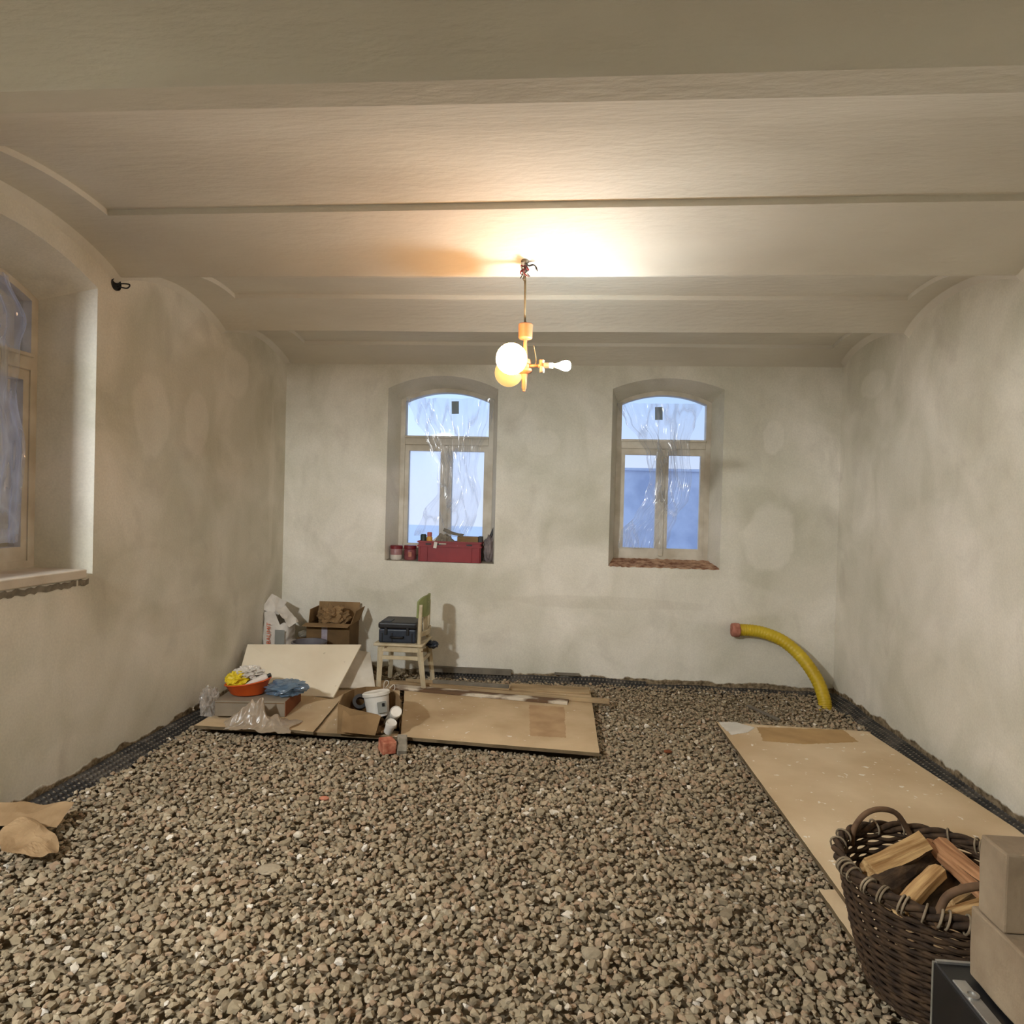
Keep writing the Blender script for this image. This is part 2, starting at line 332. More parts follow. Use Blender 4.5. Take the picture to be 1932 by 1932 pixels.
M['pipe_end'] = mat('duct_end_cover', (150, 88, 70), (186, 126, 106), 20, 0.7)
M['white_pl'] = mat('white_plastic', (206, 200, 188), (222, 218, 208), 8, 0.4, spec=0.5)
M['paper'] = mat('paper_sack', (196, 188, 176), (216, 208, 196), 8, 0.8, 0.001, 60)
M['greypaper'] = mat('grey_print', (128, 128, 120), (140, 140, 132), 8, 0.8)
M['orange_print'] = mat('orange_print', (196, 92, 58), (206, 104, 66), 8, 0.8)
M['brownpaper'] = mat('brown_paper', (142, 114, 80), (172, 144, 108), 6, 0.85, 0.002, 20)
M['lampwood'] = mat('lamp_wood', (150, 100, 66), (172, 120, 84), 9, 0.5, spec=0.4)
M['socket'] = mat('socket_grey', (120, 116, 104), (136, 132, 120), 9, 0.5)
M['cable'] = mat('old_cable', (96, 88, 66), (120, 110, 84), 20, 0.7)
M['plank'] = mat('raw_plank', (140, 116, 84), (176, 152, 116), 8, 0.85, 0.001, 60, stretch=(0.3, 1, 1))
M['plank_white'] = mat('paint_flaked_plank', (104, 80, 58), (206, 194, 174), 9, 0.85, 0.002, 40, stretch=(0.5, 1, 1), sharp=(0.48, 0.6))
M['greyplank'] = mat('weathered_strip', (104, 96, 84), (124, 116, 102), 8, 0.9)
M['greybox'] = mat('grey_carton', (124, 112, 94), (142, 130, 112), 4, 0.85)
M['redbrown'] = mat('red_brown_side', (112, 62, 36), (130, 76, 46), 6, 0.85)
M['green'] = mat('green_paint', (126, 136, 84), (146, 152, 100), 12, 0.6, dots=((190, 176, 140), 40, 0.68))
M['soil'] = mat('soil', (104, 92, 72), (124, 110, 88), 8, 1.0)
M['bluebag'] = film_mat('blue_bag_film', S(128, 158, 184), 0.5, 7, crease=0.85, base=0.62)
M['film_tan'] = film_mat('dusty_film', S(206, 186, 158), 0.5, 7, crease=0.9, base=0.74, rough=0.4)
M['film_clear'] = film_mat('clear_film', S(226, 218, 208), 0.5, 7, crease=0.65, base=0.4)
M['film_win'] = film_mat('window_film', S(226, 232, 244), 0.75, 1.6, st=(4.5, 1, 1.2), crease=0.45, base=0.12, rough=0.12)
M['sticker'] = mat('grey_sticker', (128, 140, 138), (140, 152, 150), 20, 0.7)
M['glass'] = glass_mat('window_glass')
M['glass_mist'] = glass_mat('misted_glass', 0.45, 1.2)
M['glass_mist2'] = glass_mat('lightly_misted_glass', 0.35, 3.0)

# ---------------------------------------------------------------- room shell
XL, XR, YD, YB = -2.613, 2.275, 5.863, -2.3
ZC = 2.80
# bays: (near cusp L, near cusp R), (far cusp L, R), recess near (L,R), recess far (L,R), crown rise
BAYS = [((4.72, 4.76), (YD, YD), (5.02, 5.02), (5.53, 5.62), 0.125),
        ((3.58, 3.62), (4.72, 4.76), (3.90, 3.94), (4.34, 4.42), 0.135),
        ((2.02, 2.08), (3.56, 3.60), (2.43, 2.38), (3.10, 3.07), 0.155),
        ((0.55, 0.60), (1.91, 1.955), (0.9, 0.95), (1.55, 1.6), 0.15),
        ((-0.95, -0.90), (0.42, 0.47), (-0.6, -0.55), (0.1, 0.1), 0.15),
        ((YB, YB), (-1.08, -1.03), (-2.0, -2.0), (-1.4, -1.4), 0.15)]
IL, IR = XL + 0.30, XR - 0.18
def ceiling_rows():
    rows = []   # each row: function x -> (y, z), built from near bay to far bay
    for nb, fb, rn, rf, rise in reversed(BAYS):
        ts = sorted(set([i / 22 for i in range(23)]))
        def yx(pair, x): f = (x - XL) / (XR - XL); return pair[0] + (pair[1] - pair[0]) * f
        tn = (sum(rn) - sum(nb)) / (sum(fb) - sum(nb)); tf = (sum(rf) - sum(nb)) / (sum(fb) - sum(nb))
        ts = [t for t in ts if abs(t - tn) > 0.02 and abs(t - tf) > 0.02]
        ts = sorted(ts + [tn, tn + 1e-3, tf - 1e-3, tf])
        for t in ts:
            rows.append((nb, fb, rn, rf, rise, t, tn, tf))
    return rows
def build_ceiling():
    xs = sorted([XL + (XR - XL) * i / 60 for i in range(61)] + [XL + 0.035, XR - 0.035, IL - 1e-3, IL, IR, IR + 1e-3])
    rows = ceiling_rows(); V, Fc = [], []
    for nb, fb, rn, rf, rise, t, tn, tf in rows:
        for x in xs:
            f = (x - XL) / (XR - XL)
            yn = nb[0] + (nb[1] - nb[0]) * f; yf = fb[0] + (fb[1] - fb[0]) * f
            # piecewise map so that the recess edges follow their own lines
            yrn = rn[0] + (rn[1] - rn[0]) * f; yrf = rf[0] + (rf[1] - rf[0]) * f
            if t <= tn: y = yn + (yrn - yn) * t / tn
            elif t >= tf: y = yrf + (yf - yrf) * (t - tf) / (1 - tf)
            else: y = yrn + (yrf - yrn) * (t - tn) / (tf - tn)
            z = ZC + rise * (4 * t * (1 - t)) ** 0.85
            if tn < t < tf and IL <= x <= IR: z += 0.028
            z += 0.006 * noise.noise(Vector((x * 0.8, y * 1.3, 3)))
            d = min(x - XL, XR - x)
            if d < 0.034: z -= 0.035
            if YD - y < 0.01: y = YD; z = ZC
            V.append((x, y, z))
    n = len(xs)
    for i in range(len(rows) - 1):
        for j in range(n - 1): Fc.append((i * n + j, (i + 1) * n + j, (i + 1) * n + j + 1, i * n + j + 1))
    return struct(raw('ceiling', V, Fc, ceil_mat()))
build_ceiling()
def zceil(x, y):
    f = (x - XL) / (XR - XL)
    for nb, fb, rn, rf, rise in BAYS:
        yn = nb[0] + (nb[1] - nb[0]) * f; yf = fb[0] + (fb[1] - fb[0]) * f
        if yn <= y <= yf:
            t = (y - yn) / (yf - yn); return ZC + rise * (4 * t * (1 - t)) ** 0.85
    return ZC

def arc_pts(u0, u1, spring, crown, n=24):
    h = crown - spring; c = (u1 - u0) / 2; R_ = (c * c + h * h) / (2 * h); cz = crown - R_; o = []
    for i in range(n + 1):
        u = u0 + (u1 - u0) * i / n; o.append((u, cz + math.sqrt(max(0, R_ * R_ - (u - (u0 + u1) / 2) ** 2))))
    return o
def build_wall(name, u0, u1, P, openings, top, mt, flip):
    """wall sheet in (u, z) with arched openings and splayed reveals; P(u, z, depth) -> point"""
    us = set([u0 + (u1 - u0) * i / 90 for i in range(91)])
    for o in openings:
        us |= {u for u, _ in arc_pts(o['u0'], o['u1'], o['spring'], o['crown'])}
    us = sorted(us); us = [u for i, u in enumerate(us) if i == 0 or u - us[i - 1] > 1e-5]
    V, Fc, idx = [], [], {}
    def vi(u, z, d=0.0):
        k = (round(u, 5), round(z, 5), round(d, 4))
        if k not in idx: idx[k] = len(V); V.append(P(u, z, d))
        return idx[k]
    def q(a, b, c, d):
        f = (a, b, c, d); f = tuple(dict.fromkeys(f))
        if len(f) > 2: Fc.append(f[::-1] if flip else f)
    for i in range(len(us) - 1):
        a, b = us[i], us[i + 1]; mid = (a + b) / 2; op = next((o for o in openings if o['u0'] < mid < o['u1']), None)
        if op is None: q(vi(a, -0.1), vi(b, -0.1), vi(b, top(b)), vi(a, top(a)))
        else:
            f = dict((round(u, 5), z) for u, z in arc_pts(op['u0'], op['u1'], op['spring'], op['crown']))
            def za(u):
                h = op['crown'] - op['spring']; c = (op['u1'] - op['u0']) / 2; R_ = (c * c + h * h) / (2 * h)
                return op['crown'] - R_ + math.sqrt(max(0, R_ * R_ - (u - (op['u0'] + op['u1']) / 2) ** 2))
            q(vi(a, -0.1), vi(b, -0.1), vi(b, op['sill']), vi(a, op['sill']))
            q(vi(a, za(a)), vi(b, za(b)), vi(b, top(b)), vi(a, top(a)))
    for o in openings:
        n = 24; outer = [(o['u0'], o['sill'])] + arc_pts(o['u0'], o['u1'], o['spring'], o['crown'], n) + [(o['u1'], o['sill'])]
        s = o['splay']; inner = [(o['u0'] + s, o['isill'])] + arc_pts(o['u0'] + s, o['u1'] - s, o['ispring'], o['icrown'], n) + [(o['u1'] - s, o['isill'])]
        m_ = len(outer); D_ = o['depth']
        # subdivide reveal in depth for a slightly rounded arris
        prev = outer
        for k, tt in enumerate((0.04, 0.5, 1.0)):
            cur = [(a[0] + (b[0] - a[0]) * tt, a[1] + (b[1] - a[1]) * tt) for a, b in zip(outer, inner)]
            d0 = D_ * (0, 0.04, 0.5)[k]; d1 = D_ * tt
            for i in range(m_):
                j = (i + 1) % m_
                q(vi(*prev[j], d0), vi(*prev[i], d0), vi(*cur[i], d1), vi(*cur[j], d1)) if False else q(vi(*prev[i], d0), vi(*prev[j], d0), vi(*cur[j], d1), vi(*cur[i], d1))
            prev = cur
    return struct(raw(name, V, Fc, mt))
W1 = dict(u0=-1.660, u1=-0.664, sill=1.03, spring=2.585, crown=2.700, splay=0.065, depth=0.25, isill=1.07, ispring=2.515, icrown=2.625)
W2 = dict(u0=0.345, u1=1.301, sill=1.045, spring=2.600, crown=2.695, splay=0.062, depth=0.25, isill=1.09, ispring=2.515, icrown=2.620)
W3 = dict(u0=2.18, u1=3.432, sill=1.12, spring=2.690, crown=2.825, splay=0.07, depth=0.31, isill=1.16, ispring=2.60, icrown=2.735)
pb = [(1.70, 1.33, 0.24, 0.33, 0.55), (-1.90, 1.32, 0.34, 0.40, 0.35), (0.10, 0.98, 0.38, 0.26, 0.45), (-0.25, 2.12, 0.17, 0.13, 0.3), (1.72, 2.2, 0.10, 0.16, 0.45), (-1.7, 0.93, 0.5, 0.18, 0.3), (1.2, 0.78, 0.7, 0.2, 0.3), (0.3, 0.72, 0.9, 0.06, -0.3)]
pl = [(3.93, 2.05, 0.19, 0.30, 0.42), (4.42, 2.05, 0.17, 0.26, 0.42), (4.95, 2.52, 0.22, 0.2, 0.5), (5.6, 1.7, 0.05, 0.7, 0.35), (3.9, 1.05, 0.4, 0.22, 0.3), (3.6, 0.45, 0.5, 0.35, 0.3), (4.4, 0.75, 0.6, 0.12, -0.25)]
pr = [(5.4, 1.6, 0.2, 0.5, 0.35), (4.3, 1.2, 0.6, 0.5, 0.35), (5.3, 2.55, 0.25, 0.12, 0.4), (4.0, 2.2, 0.3, 0.25, -0.2)]
build_wall('wall_back', XL, XR, lambda u, z, d: (u, YD + d, z), [W1, W2], lambda u: ZC + 0.03, wall_mat('plaster_back', 'x', pb, 0.075), False)
wl = build_wall('wall_left', YB, YD, lambda u, z, d: (XL - d, u, z), [W3], lambda u: zceil(XL, u) + 0.02, wall_mat('plaster_left', 'y', pl, 0.075), False)
build_wall('wall_right', YB, YD, lambda u, z, d: (XR + d, u, z), [], lambda u: zceil(XR, u) + 0.02, wall_mat('plaster_right', 'y', pr, 0.085), True)
struct(raw('wall_rear', [(XL, YB, -0.1), (XR, YB, -0.1), (XR, YB, 3.0), (XL, YB, 3.0)], [(0, 3, 2, 1)], wall_mat('plaster_rear', 'x')))
struct(raw('floor', [(XL, YB, -0.03), (XR, YB, -0.03), (XR, YD, -0.03), (XL, YD, -0.03)], [(0, 1, 2, 3)], M['soil']))

# ---------------------------------------------------------------- windows
def ring_mesh(name, outer, inner, P, d0, d1, mt, parent):
    n = len(outer); V = [P(u, z, d0) for u, z in outer] + [P(u, z, d0) for u, z in inner] + [P(u, z, d1) for u, z in outer] + [P(u, z, d1) for u, z in inner]
    Fc = []
    for i in range(n):
        j = (i + 1) % n
        Fc += [(i, j, n + j, n + i), (2 * n + j, 2 * n + i, 3 * n + i, 3 * n + j), (n + i, n + j, 3 * n + j, 3 * n + i), (j, i, 2 * n + i, 2 * n + j)]
    bm = bmesh.new(); vs = [bm.verts.new(v) for v in V]
    for f in Fc: bm.faces.new([vs[k] for k in f])
    bmesh.ops.recalc_face_normals(bm, faces=bm.faces[:]); return frombm(name, bm, mt, parent)
def rect(u0, u1, z0, z1): return [(u0, z0), (u0, z1), (u1, z1), (u1, z0)]
def bar(name, u0, u1, z0, z1, P, d0, d1, mt, parent, bev=0.004):
    a, b = Vector(P(u0, z0, d0)), Vector(P(u1, z1, d1)); c = (a + b) / 2; s = b - a
    return box(name, c, (abs(s.x), abs(s.y), abs(s.z)), mt, parent, bev=bev)
def build_window(idx, W, P, mists, glz):
    root = bpy.data.objects.new('window_%d' % idx, None); C.objects.link(root); root['kind'] = 'structure'
    s, D_ = W['splay'], W['depth']; a, b = W['u0'] + s, W['u1'] - s; c = (a + b) / 2; fr = 0.04
    zt0, zt1 = glz['transom']; zb = W['isill']
    n = 24
    outer = [(a - .004, zb - .02)] + arc_pts(a - .004, b + .004, W['ispring'] + .004, W['icrown'] + .004, n) + [(b + .004, zb - .02)]
    inner = [(a + fr, zb + 0.035)] + arc_pts(a + fr, b - fr, W['ispring'] - 0.012, W['icrown'] - 0.035, n) + [(b - fr, zb + 0.035)]
    ring_mesh('window_frame', outer, inner, P, D_ - 0.02, D_ + 0.07, M['frame'], root)
    bar('transom', a + fr, b - fr, zt0 + 0.015, zt1, P, D_ - 0.028, D_ + 0.06, M['frame'], root)
    bar('transom_lip', a + fr, b - fr, zt1 - 0.018, zt1 + 0.004, P, D_ - 0.042, D_ - 0.028, M['frame'], root)
    # fanlight glass
    fl = [(a + fr, zt1)] + arc_pts(a + fr, b - fr, W['ispring'] - 0.012, W['icrown'] - 0.035, n) + [(b - fr, zt1)]
    V = [P(u, z, D_ + 0.03) for u, z in fl]; raw('pane', V, [tuple(range(len(V)))], M[mists[0]], root)
    # two casements
    for k, (u0, u1) in enumerate(((a + fr, c - 0.004), (c + 0.004, b - fr))):
        z0, z1 = zb + 0.035, zt0 + 0.015
        st, rb, rt = 0.05, 0.075, 0.055
        cs = ring_mesh('casement', rect(u0, u1, z0, z1), rect(u0 + st - (0.012 if (k == 0) else 0), u1 - st + (0.012 if k else 0), z0 + rb, z1 - rt), P, D_ - 0.012, D_ + 0.045, M['frame'], root)
        V = [P(u, z, D_ + 0.025) for u, z in rect(u0 + 0.03, u1 - 0.03, z0 + 0.05, z1 - 0.04)]
        raw('pane', V, [(0, 1, 2, 3)], M[mists[1 + k]], cs)
    bar('mullion_strip', c - 0.022, c + 0.022, zb + 0.04, zt0 + 0.012, P, D_ - 0.024, D_ - 0.012, M['frame'], root)
    bar('handle_plate', c - 0.012, c + 0.012, 1.62, 1.72, P, D_ - 0.03, D_ - 0.024, M['metal'], root, bev=0.002)
    return root
Pb = lambda u, z, d: (u, YD + d, z)
Pl = lambda u, z, d: (XL - d, u, z)
build_window(1, W1, Pb, ('glass', 'glass_mist', 'glass_mist'), dict(transom=(2.085, 2.18)))
build_window(2, W2, Pb, ('glass', 'glass', 'glass'), dict(transom=(2.085, 2.18)))
build_window(3, W3, Pl, ('glass', 'glass', 'glass'), dict(transom=(2.20, 2.30)))
# rough sill beds
M['rawsill'] = mat('raw_mortar_sill', (120, 78, 56), (196, 160, 130), 16, 0.95, 0.006, 30)
def rubble_strip(name, u0, u1, P, d0, d1, z0, z1, mt, seed, amp=0.012, drop=0.03):
    n, mrow = 60, 8; V, Fc = [], []
    for i in range(n + 1):
        for j in range(mrow + 1):
            u = u0 + (u1 - u0) * i / n; d = d0 + (d1 - d0) * j / mrow
            z = z0 + (z1 - z0) * j / mrow + amp * noise.noise(Vector((u * 22, d * 22, seed))) + amp * 0.6 * noise.noise(Vector((u * 60, d * 60, seed)))
            if j == 0: d += 0.012 * noise.noise(Vector((u * 30, 3, seed)));
            V.append(P(u, z, d))
    for i in range(n):
        for j in range(mrow): Fc.append((i * (mrow + 1) + j, i * (mrow + 1) + j + 1, (i + 1) * (mrow + 1) + j + 1, (i + 1) * (mrow + 1) + j))
    b0 = len(V)
    for i in range(n + 1):
        p = V[i * (mrow + 1)]; V.append((p[0], p[1], p[2] - drop))
    for i in range(n): Fc.append((i * (mrow + 1), (i + 1) * (mrow + 1), b0 + i + 1, b0 + i))
    return struct(raw(name, V, Fc, mt))
rubble_strip('trim_1', W2['u0'] + .01, W2['u1'] - .005, Pb, -0.004, 0.235, 1.052, 1.105, M['rawsill'], 3, 0.008, 0.008)
rubble_strip('trim_2', W1['u0'] + .01, W1['u1'] - .005, Pb, 0.004, 0.235, 1.0315, 1.071, M['concrete'], 7, 0.001, 0.0)
# stone slab sill of the left window with broken mortar below
bm = bmesh.new(); bx(bm, (XL - 0.13, (2.22 + 3.365) / 2, 1.13), (0.30, 3.365 - 2.22, 0.05), bev=0.006, seg=2); struct(frombm('trim_3', bm, mat('sill_slab', (196, 182, 162), (214, 202, 184), 6, 0.8, 0.002, 40)))
rubble_strip('trim_4', 2.24, 3.40, Pl, -0.004, 0.10, 1.095, 1.10, M['concrete'], 11, 0.016)
# stickers on the fanlights
for (x, y, lab) in ((859, 769, 'small grey rectangular sticker on the fanlight glass above the red crate'), (1243, 780, 'small grey rectangular sticker on the fanlight glass above the empty sill')):
    p = on_y(YD + 0.27, x, y); tag(box('window_sticker', p, (0.068, 0.002, 0.118), M['sticker'], e=(0, -0.03, 0)), lab, 'sticker')
# polythene over the windows
def drape(name, rows, P, d, label, seed, folds=9, amp=0.02, mt='film_win'):
    V, Fc = [], []; n = 90; R_ = 70
    ys = [r[0] for r in rows]
    for i in range(R_ + 1):
        z = ys[0] + (ys[-1] - ys[0]) * i / R_
        k = max(j for j in range(len(rows) - 1) if (ys[j] - z) * (1 if ys[0] > ys[-1] else -1) >= -1e-9); t = (z - ys[k]) / (ys[k + 1] - ys[k]); t = t * t * (3 - 2 * t)
        a = rows[k][1] + (rows[k + 1][1] - rows[k][1]) * t; b = rows[k][2] + (rows[k + 1][2] - rows[k][2]) * t
        for j in range(n + 1):
            s = j / n; u = a + (b - a) * s; wdt = b - a
            q = Vector((s * folds, z * 1.6, seed)); f = noise.noise(q) * 1.3 + 0.7 * (1 - 2 * abs(noise.noise(q * 2.1 + Vector((5, 3, 1)))))
            am = amp * (0.5 + 0.35 / (wdt + 0.2))
            V.append(P(u + 0.012 * noise.noise(Vector((s * 3, z * 4, seed + 9))), z + 0.01 * noise.noise(q), d - 0.012 - am * abs(f)))
    for i in range(R_):
        for j in range(n): Fc.append((i * (n + 1) + j, i * (n + 1) + j + 1, (i + 1) * (n + 1) + j + 1, (i + 1) * (n + 1) + j))
    o = raw(name, V, Fc, M[mt], None, True); return tag(o, label, 'plastic sheet')
def rowsY(lst, Y): return [(on_y(Y, (a + b) / 2, y).z, on_y(Y, a, y).x, on_y(Y, b, y).x) for y, a, b in lst]
Yf = YD + 0.215
drape('plastic_sheet', rowsY([(752, 768, 934), (790, 782, 930), (822, 802, 918), (848, 812, 908), (885, 826, 900), (930, 826, 908), (970, 800, 900), (1012, 782, 886)], Yf), Pb, 0.215, 'torn clear polythene gathered over the window above the red crate', 1)
drape('plastic_sheet', rowsY([(762, 1164, 1326), (800, 1180, 1312), (830, 1204, 1300), (858, 1218, 1300), (900, 1226, 1304), (940, 1216, 1300), (975, 1196, 1276), (1005, 1172, 1264), (1034, 1164, 1258)], Yf), Pb, 0.215, 'torn clear polythene hanging over the window with the empty brown sill', 4)
rowsL = [(2.66, 2.4, 3.14), (2.45, 2.35, 3.26), (2.3, 2.4, 3.22), (2.1, 2.5, 3.20), (1.8, 2.4, 3.26), (1.3, 2.5, 3.22)]
drape('plastic_sheet', rowsL, Pl, 0.28, 'crumpled polythene over the deep window at the left edge', 8, folds=12)

# exterior
M['snow'] = mat('pale_ground', (226, 230, 238), (238, 240, 246), 2, 0.9)
M['extwall'] = mat('grey_outer_wall', (172, 180, 200), (206, 212, 226), 2.4, 0.9)
tag(raw('outdoor_ground', [(-30, YD + .6, -0.5), (30, YD + .6, -0.5), (30, 60, -0.5), (-30, 60, -0.5)], [(0, 1, 2, 3)], M['snow']), 'pale open ground seen through the lower window panes', 'ground', kind='structure')
bm = bmesh.new(); bx(bm, (3.3, 11.2, 0.85), (6.4, 0.4, 2.66)); bx(bm, (3.3, 11.2, 2.195), (6.5, 0.5, 0.04)); tag(frombm('garden_wall', bm, M['extwall']), 'blue grey outer wall seen through the window with the empty sill', 'wall')
bm = bmesh.new(); bx(bm, (-7.5, 4.5, 1.2), (0.4, 9, 4.4)); bx(bm, (-7.5, 4.5, 3.42), (0.5, 9.1, 0.06)); tag(frombm('neighbour_wall', bm, mat('dark_outer_wall', (66, 92, 156), (110, 134, 190), 1.8, 0.9)), 'dark blue outer wall seen through the left window', 'wall')

# ---------------------------------------------------------------- gravel
def poly_in(poly, x, y, mrg=0.0):
    n = len(poly); s = None
    for i in range(n):
        a, b = poly[i], poly[(i + 1) % n]; ex, ey = b[0] - a[0], b[1] - a[1]; ln = math.hypot(ex, ey)
        c = (ex * (y - a[1]) - ey * (x - a[0])) / ln
        s = c if s is None else s
        if s is None: continue
    cs = []
    for i in range(n):
        a, b = poly[i], poly[(i + 1) % n]; ex, ey = b[0] - a[0], b[1] - a[1]; ln = math.hypot(ex, ey)
        cs.append((ex * (y - a[1]) - ey * (x - a[0])) / ln)
    cs = np.array(cs); return (cs.min(axis=0) > mrg) | (cs.max(axis=0) < -mrg)
xy = lambda v: (v.x, v.y)
# board outlines (counter-clockwise), measured on their top faces
ZB = 0.066
board_left = [xy(on_z(ZB, 366, 1368)), xy(on_z(ZB, 751, 1390)), (-1.375, 5.42), (-2.42, 5.45)]
board_mid = [xy(on_z(ZB, 756, 1390)), xy(on_z(ZB, 1131, 1421)), xy(on_z(ZB, 1113, 1299)), (-1.35, 5.50)]
board_right = [xy(on_z(ZB, 1352, 1362)), xy(on_z(ZB, 1600, 1703)), (2.14, 2.55), xy(on_z(ZB, 1915, 1562)), xy(on_z(ZB, 1636, 1380))]
board_near = [xy(on_z(0.05, 1545, 1676)), xy(on_z(0.05, 1690, 1880)), (1.10, 1.2), (2.2, 1.2), (2.2, 2.9)]
boards = [board_left, board_mid, board_right, board_near]
def build_gravel():
    rng = np.random.default_rng(7); variants = []
    for k in range(26):
        bm = bmesh.new(); bmesh.ops.create_icosphere(bm, subdivisions=1, radius=1.0)
        P = np.array([v.co[:] for v in bm.verts]); Fc = np.array([[v.index for v in f.verts] for f in bm.faces]); bm.free()
        for _ in range(7):
            nn = rng.normal(size=3); nn /= np.linalg.norm(nn); d = rng.uniform(0.38, 0.72); s = P @ nn; ex = np.maximum(s - d, 0); P = P - ex[:, None] * nn
        P *= np.array([1.0, rng.uniform(0.6, 0.95), rng.uniform(0.42, 0.78)]); variants.append(P)
    nv, nf = len(P), len(Fc); st = 0.0205
    gx, gy = np.meshgrid(np.arange(XL + .01, XR, st), np.arange(1.2, YD - .02, st)); x = gx.ravel() + rng.uniform(-.012, .012, gx.size); y = gy.ravel() + rng.uniform(-.012, .012, gx.size)
    layer = rng.uniform(0, 1, x.size); z = np.where(layer < 0.35, 0.021, 0.006) + rng.uniform(-.005, .005, x.size) + 0.004 * np.sin(x * 2.1 + y)
    keep = (x > XL + .03) & (x < XR - .03) & (y < YD - .03)
    for b in boards: keep &= ~poly_in(b, x, y, 0.05)
    under = np.zeros(x.size, bool)
    for b in boards: under |= poly_in(b, x, y, -0.03)
    z = np.where(under, np.minimum(z, 0.004), z)
    keep &= ~((x > 0.9) & (y < 1.75))
    nz_ = 0.02 * np.sin(y * 9) + 0.012 * np.sin(y * 23 + x * 7); nx_ = 0.015 * np.sin(x * 8) + 0.01 * np.sin(x * 21)
    keep &= ~((x > XR - 0.145 + nz_) & (y > 2.6)) & ~((x < XL + 0.125 + nz_) & (y > 2.4) & (y < 4.8)) & ~((y > YD - 0.095 + nx_) & (x < 2.1) & (x > -1.3)) & ~((y > 5.3) & (x < -1.75))
    x, y, z = x[keep], y[keep], z[keep]; under = under[keep]; n = x.size
    size = np.exp(rng.normal(math.log(0.0170), 0.26, n)); size = np.clip(size, 0.010, 0.032)
    # finer rubble towards the back right corner
    fine = (y > 4.95) & (x > 0.3); size = np.where(fine, size * 0.75, size)
    size = np.where(under, np.minimum(size, 0.017), size)
    z = np.where(~under & (y > 4.9) & (x > 0.3), z + 0.008, z)
    vi_ = rng.integers(0, 26, n); A = np.array(variants)[vi_]
    q = rng.normal(size=(n, 3)) * np.array([0.35, 0.35, 0]); yaw = rng.uniform(0, 2 * PI, n); ax, ay = q[:, 0], q[:, 1]
    cz, sz = np.cos(yaw), np.sin(yaw); X = A[:, :, 0]; Y = A[:, :, 1]; Z = A[:, :, 2]
    X, Y = X * cz[:, None] - Y * sz[:, None], X * sz[:, None] + Y * cz[:, None]
    ca, sa = np.cos(ax)[:, None], np.sin(ax)[:, None]; Y, Z = Y * ca - Z * sa, Y * sa + Z * ca
    ca, sa = np.cos(ay)[:, None], np.sin(ay)[:, None]; X, Z = X * ca + Z * sa, -X * sa + Z * ca
    V = np.stack([X * size[:, None] + x[:, None], Y * size[:, None] + y[:, None], Z * size[:, None] + z[:, None]], axis=2).reshape(-1, 3)
    T = (Fc[None, :, :] + (np.arange(n) * nv)[:, None, None]).reshape(-1, 3)
    me = bpy.data.meshes.new('gravel'); me.vertices.add(len(V)); me.vertices.foreach_set('co', V.astype(np.float32).ravel())
    me.loops.add(T.size); me.loops.foreach_set('vertex_index', T.astype(np.int32).ravel()); me.polygons.add(len(T))
    me.polygons.foreach_set('loop_start', np.arange(0, T.size, 3, dtype=np.int32))
    me.update(calc_edges=True); me.polygons.foreach_set('use_smooth', np.zeros(len(T), bool)); 
    o = link('gravel', me, gravel_mat()); tag(o, 'loose grey brown crushed stone covering the whole floor', 'gravel', kind='stuff'); print('stones', n)
build_gravel()
def stone(px, py, s, mt, label, seed, name='loose_stone', z=0.03, cat='stone', squash=(1, .7, .5), rz_=0.3):
    p = on_z(z, px, py); o = blob(name, (p.x, p.y, z + 0.0), (s * squash[0], s * squash[1], s * squash[2]), mt, seed, 0.12, 1.3, sub=3, e=(0.1, 0.05, rz_)); return tag(o, label, cat)
M['slate'] = mat('big_stone', (150, 136, 112), (172, 158, 134), 16, 0.9, 0.002, 40)
M['pale_stone'] = mat('pale_stone', (200, 186, 162), (214, 202, 182), 16, 0.9, 0.002, 40)
stone(1117, 1800, 0.075, M['slate'], 'large dark layered stone in the foreground gravel', 2)
stone(508, 1640, 0.095, M['slate'], 'flat grey stone lying in the gravel left of centre', 5, squash=(1, .7, .3))
stone(563, 1575, 0.045, M['pale_stone'], 'small pale stone in the gravel left of centre', 6, squash=(1, .8, .7))
stone(1260, 1418, 0.06, M['redbrown'], 'small dark brown chip on the gravel right of the middle board', 9, squash=(1, .5, .35))
stone(612, 1506, 0.05, M['brick'], 'reddish brick crumb in the gravel below the boards', 10, squash=(1, .6, .4))

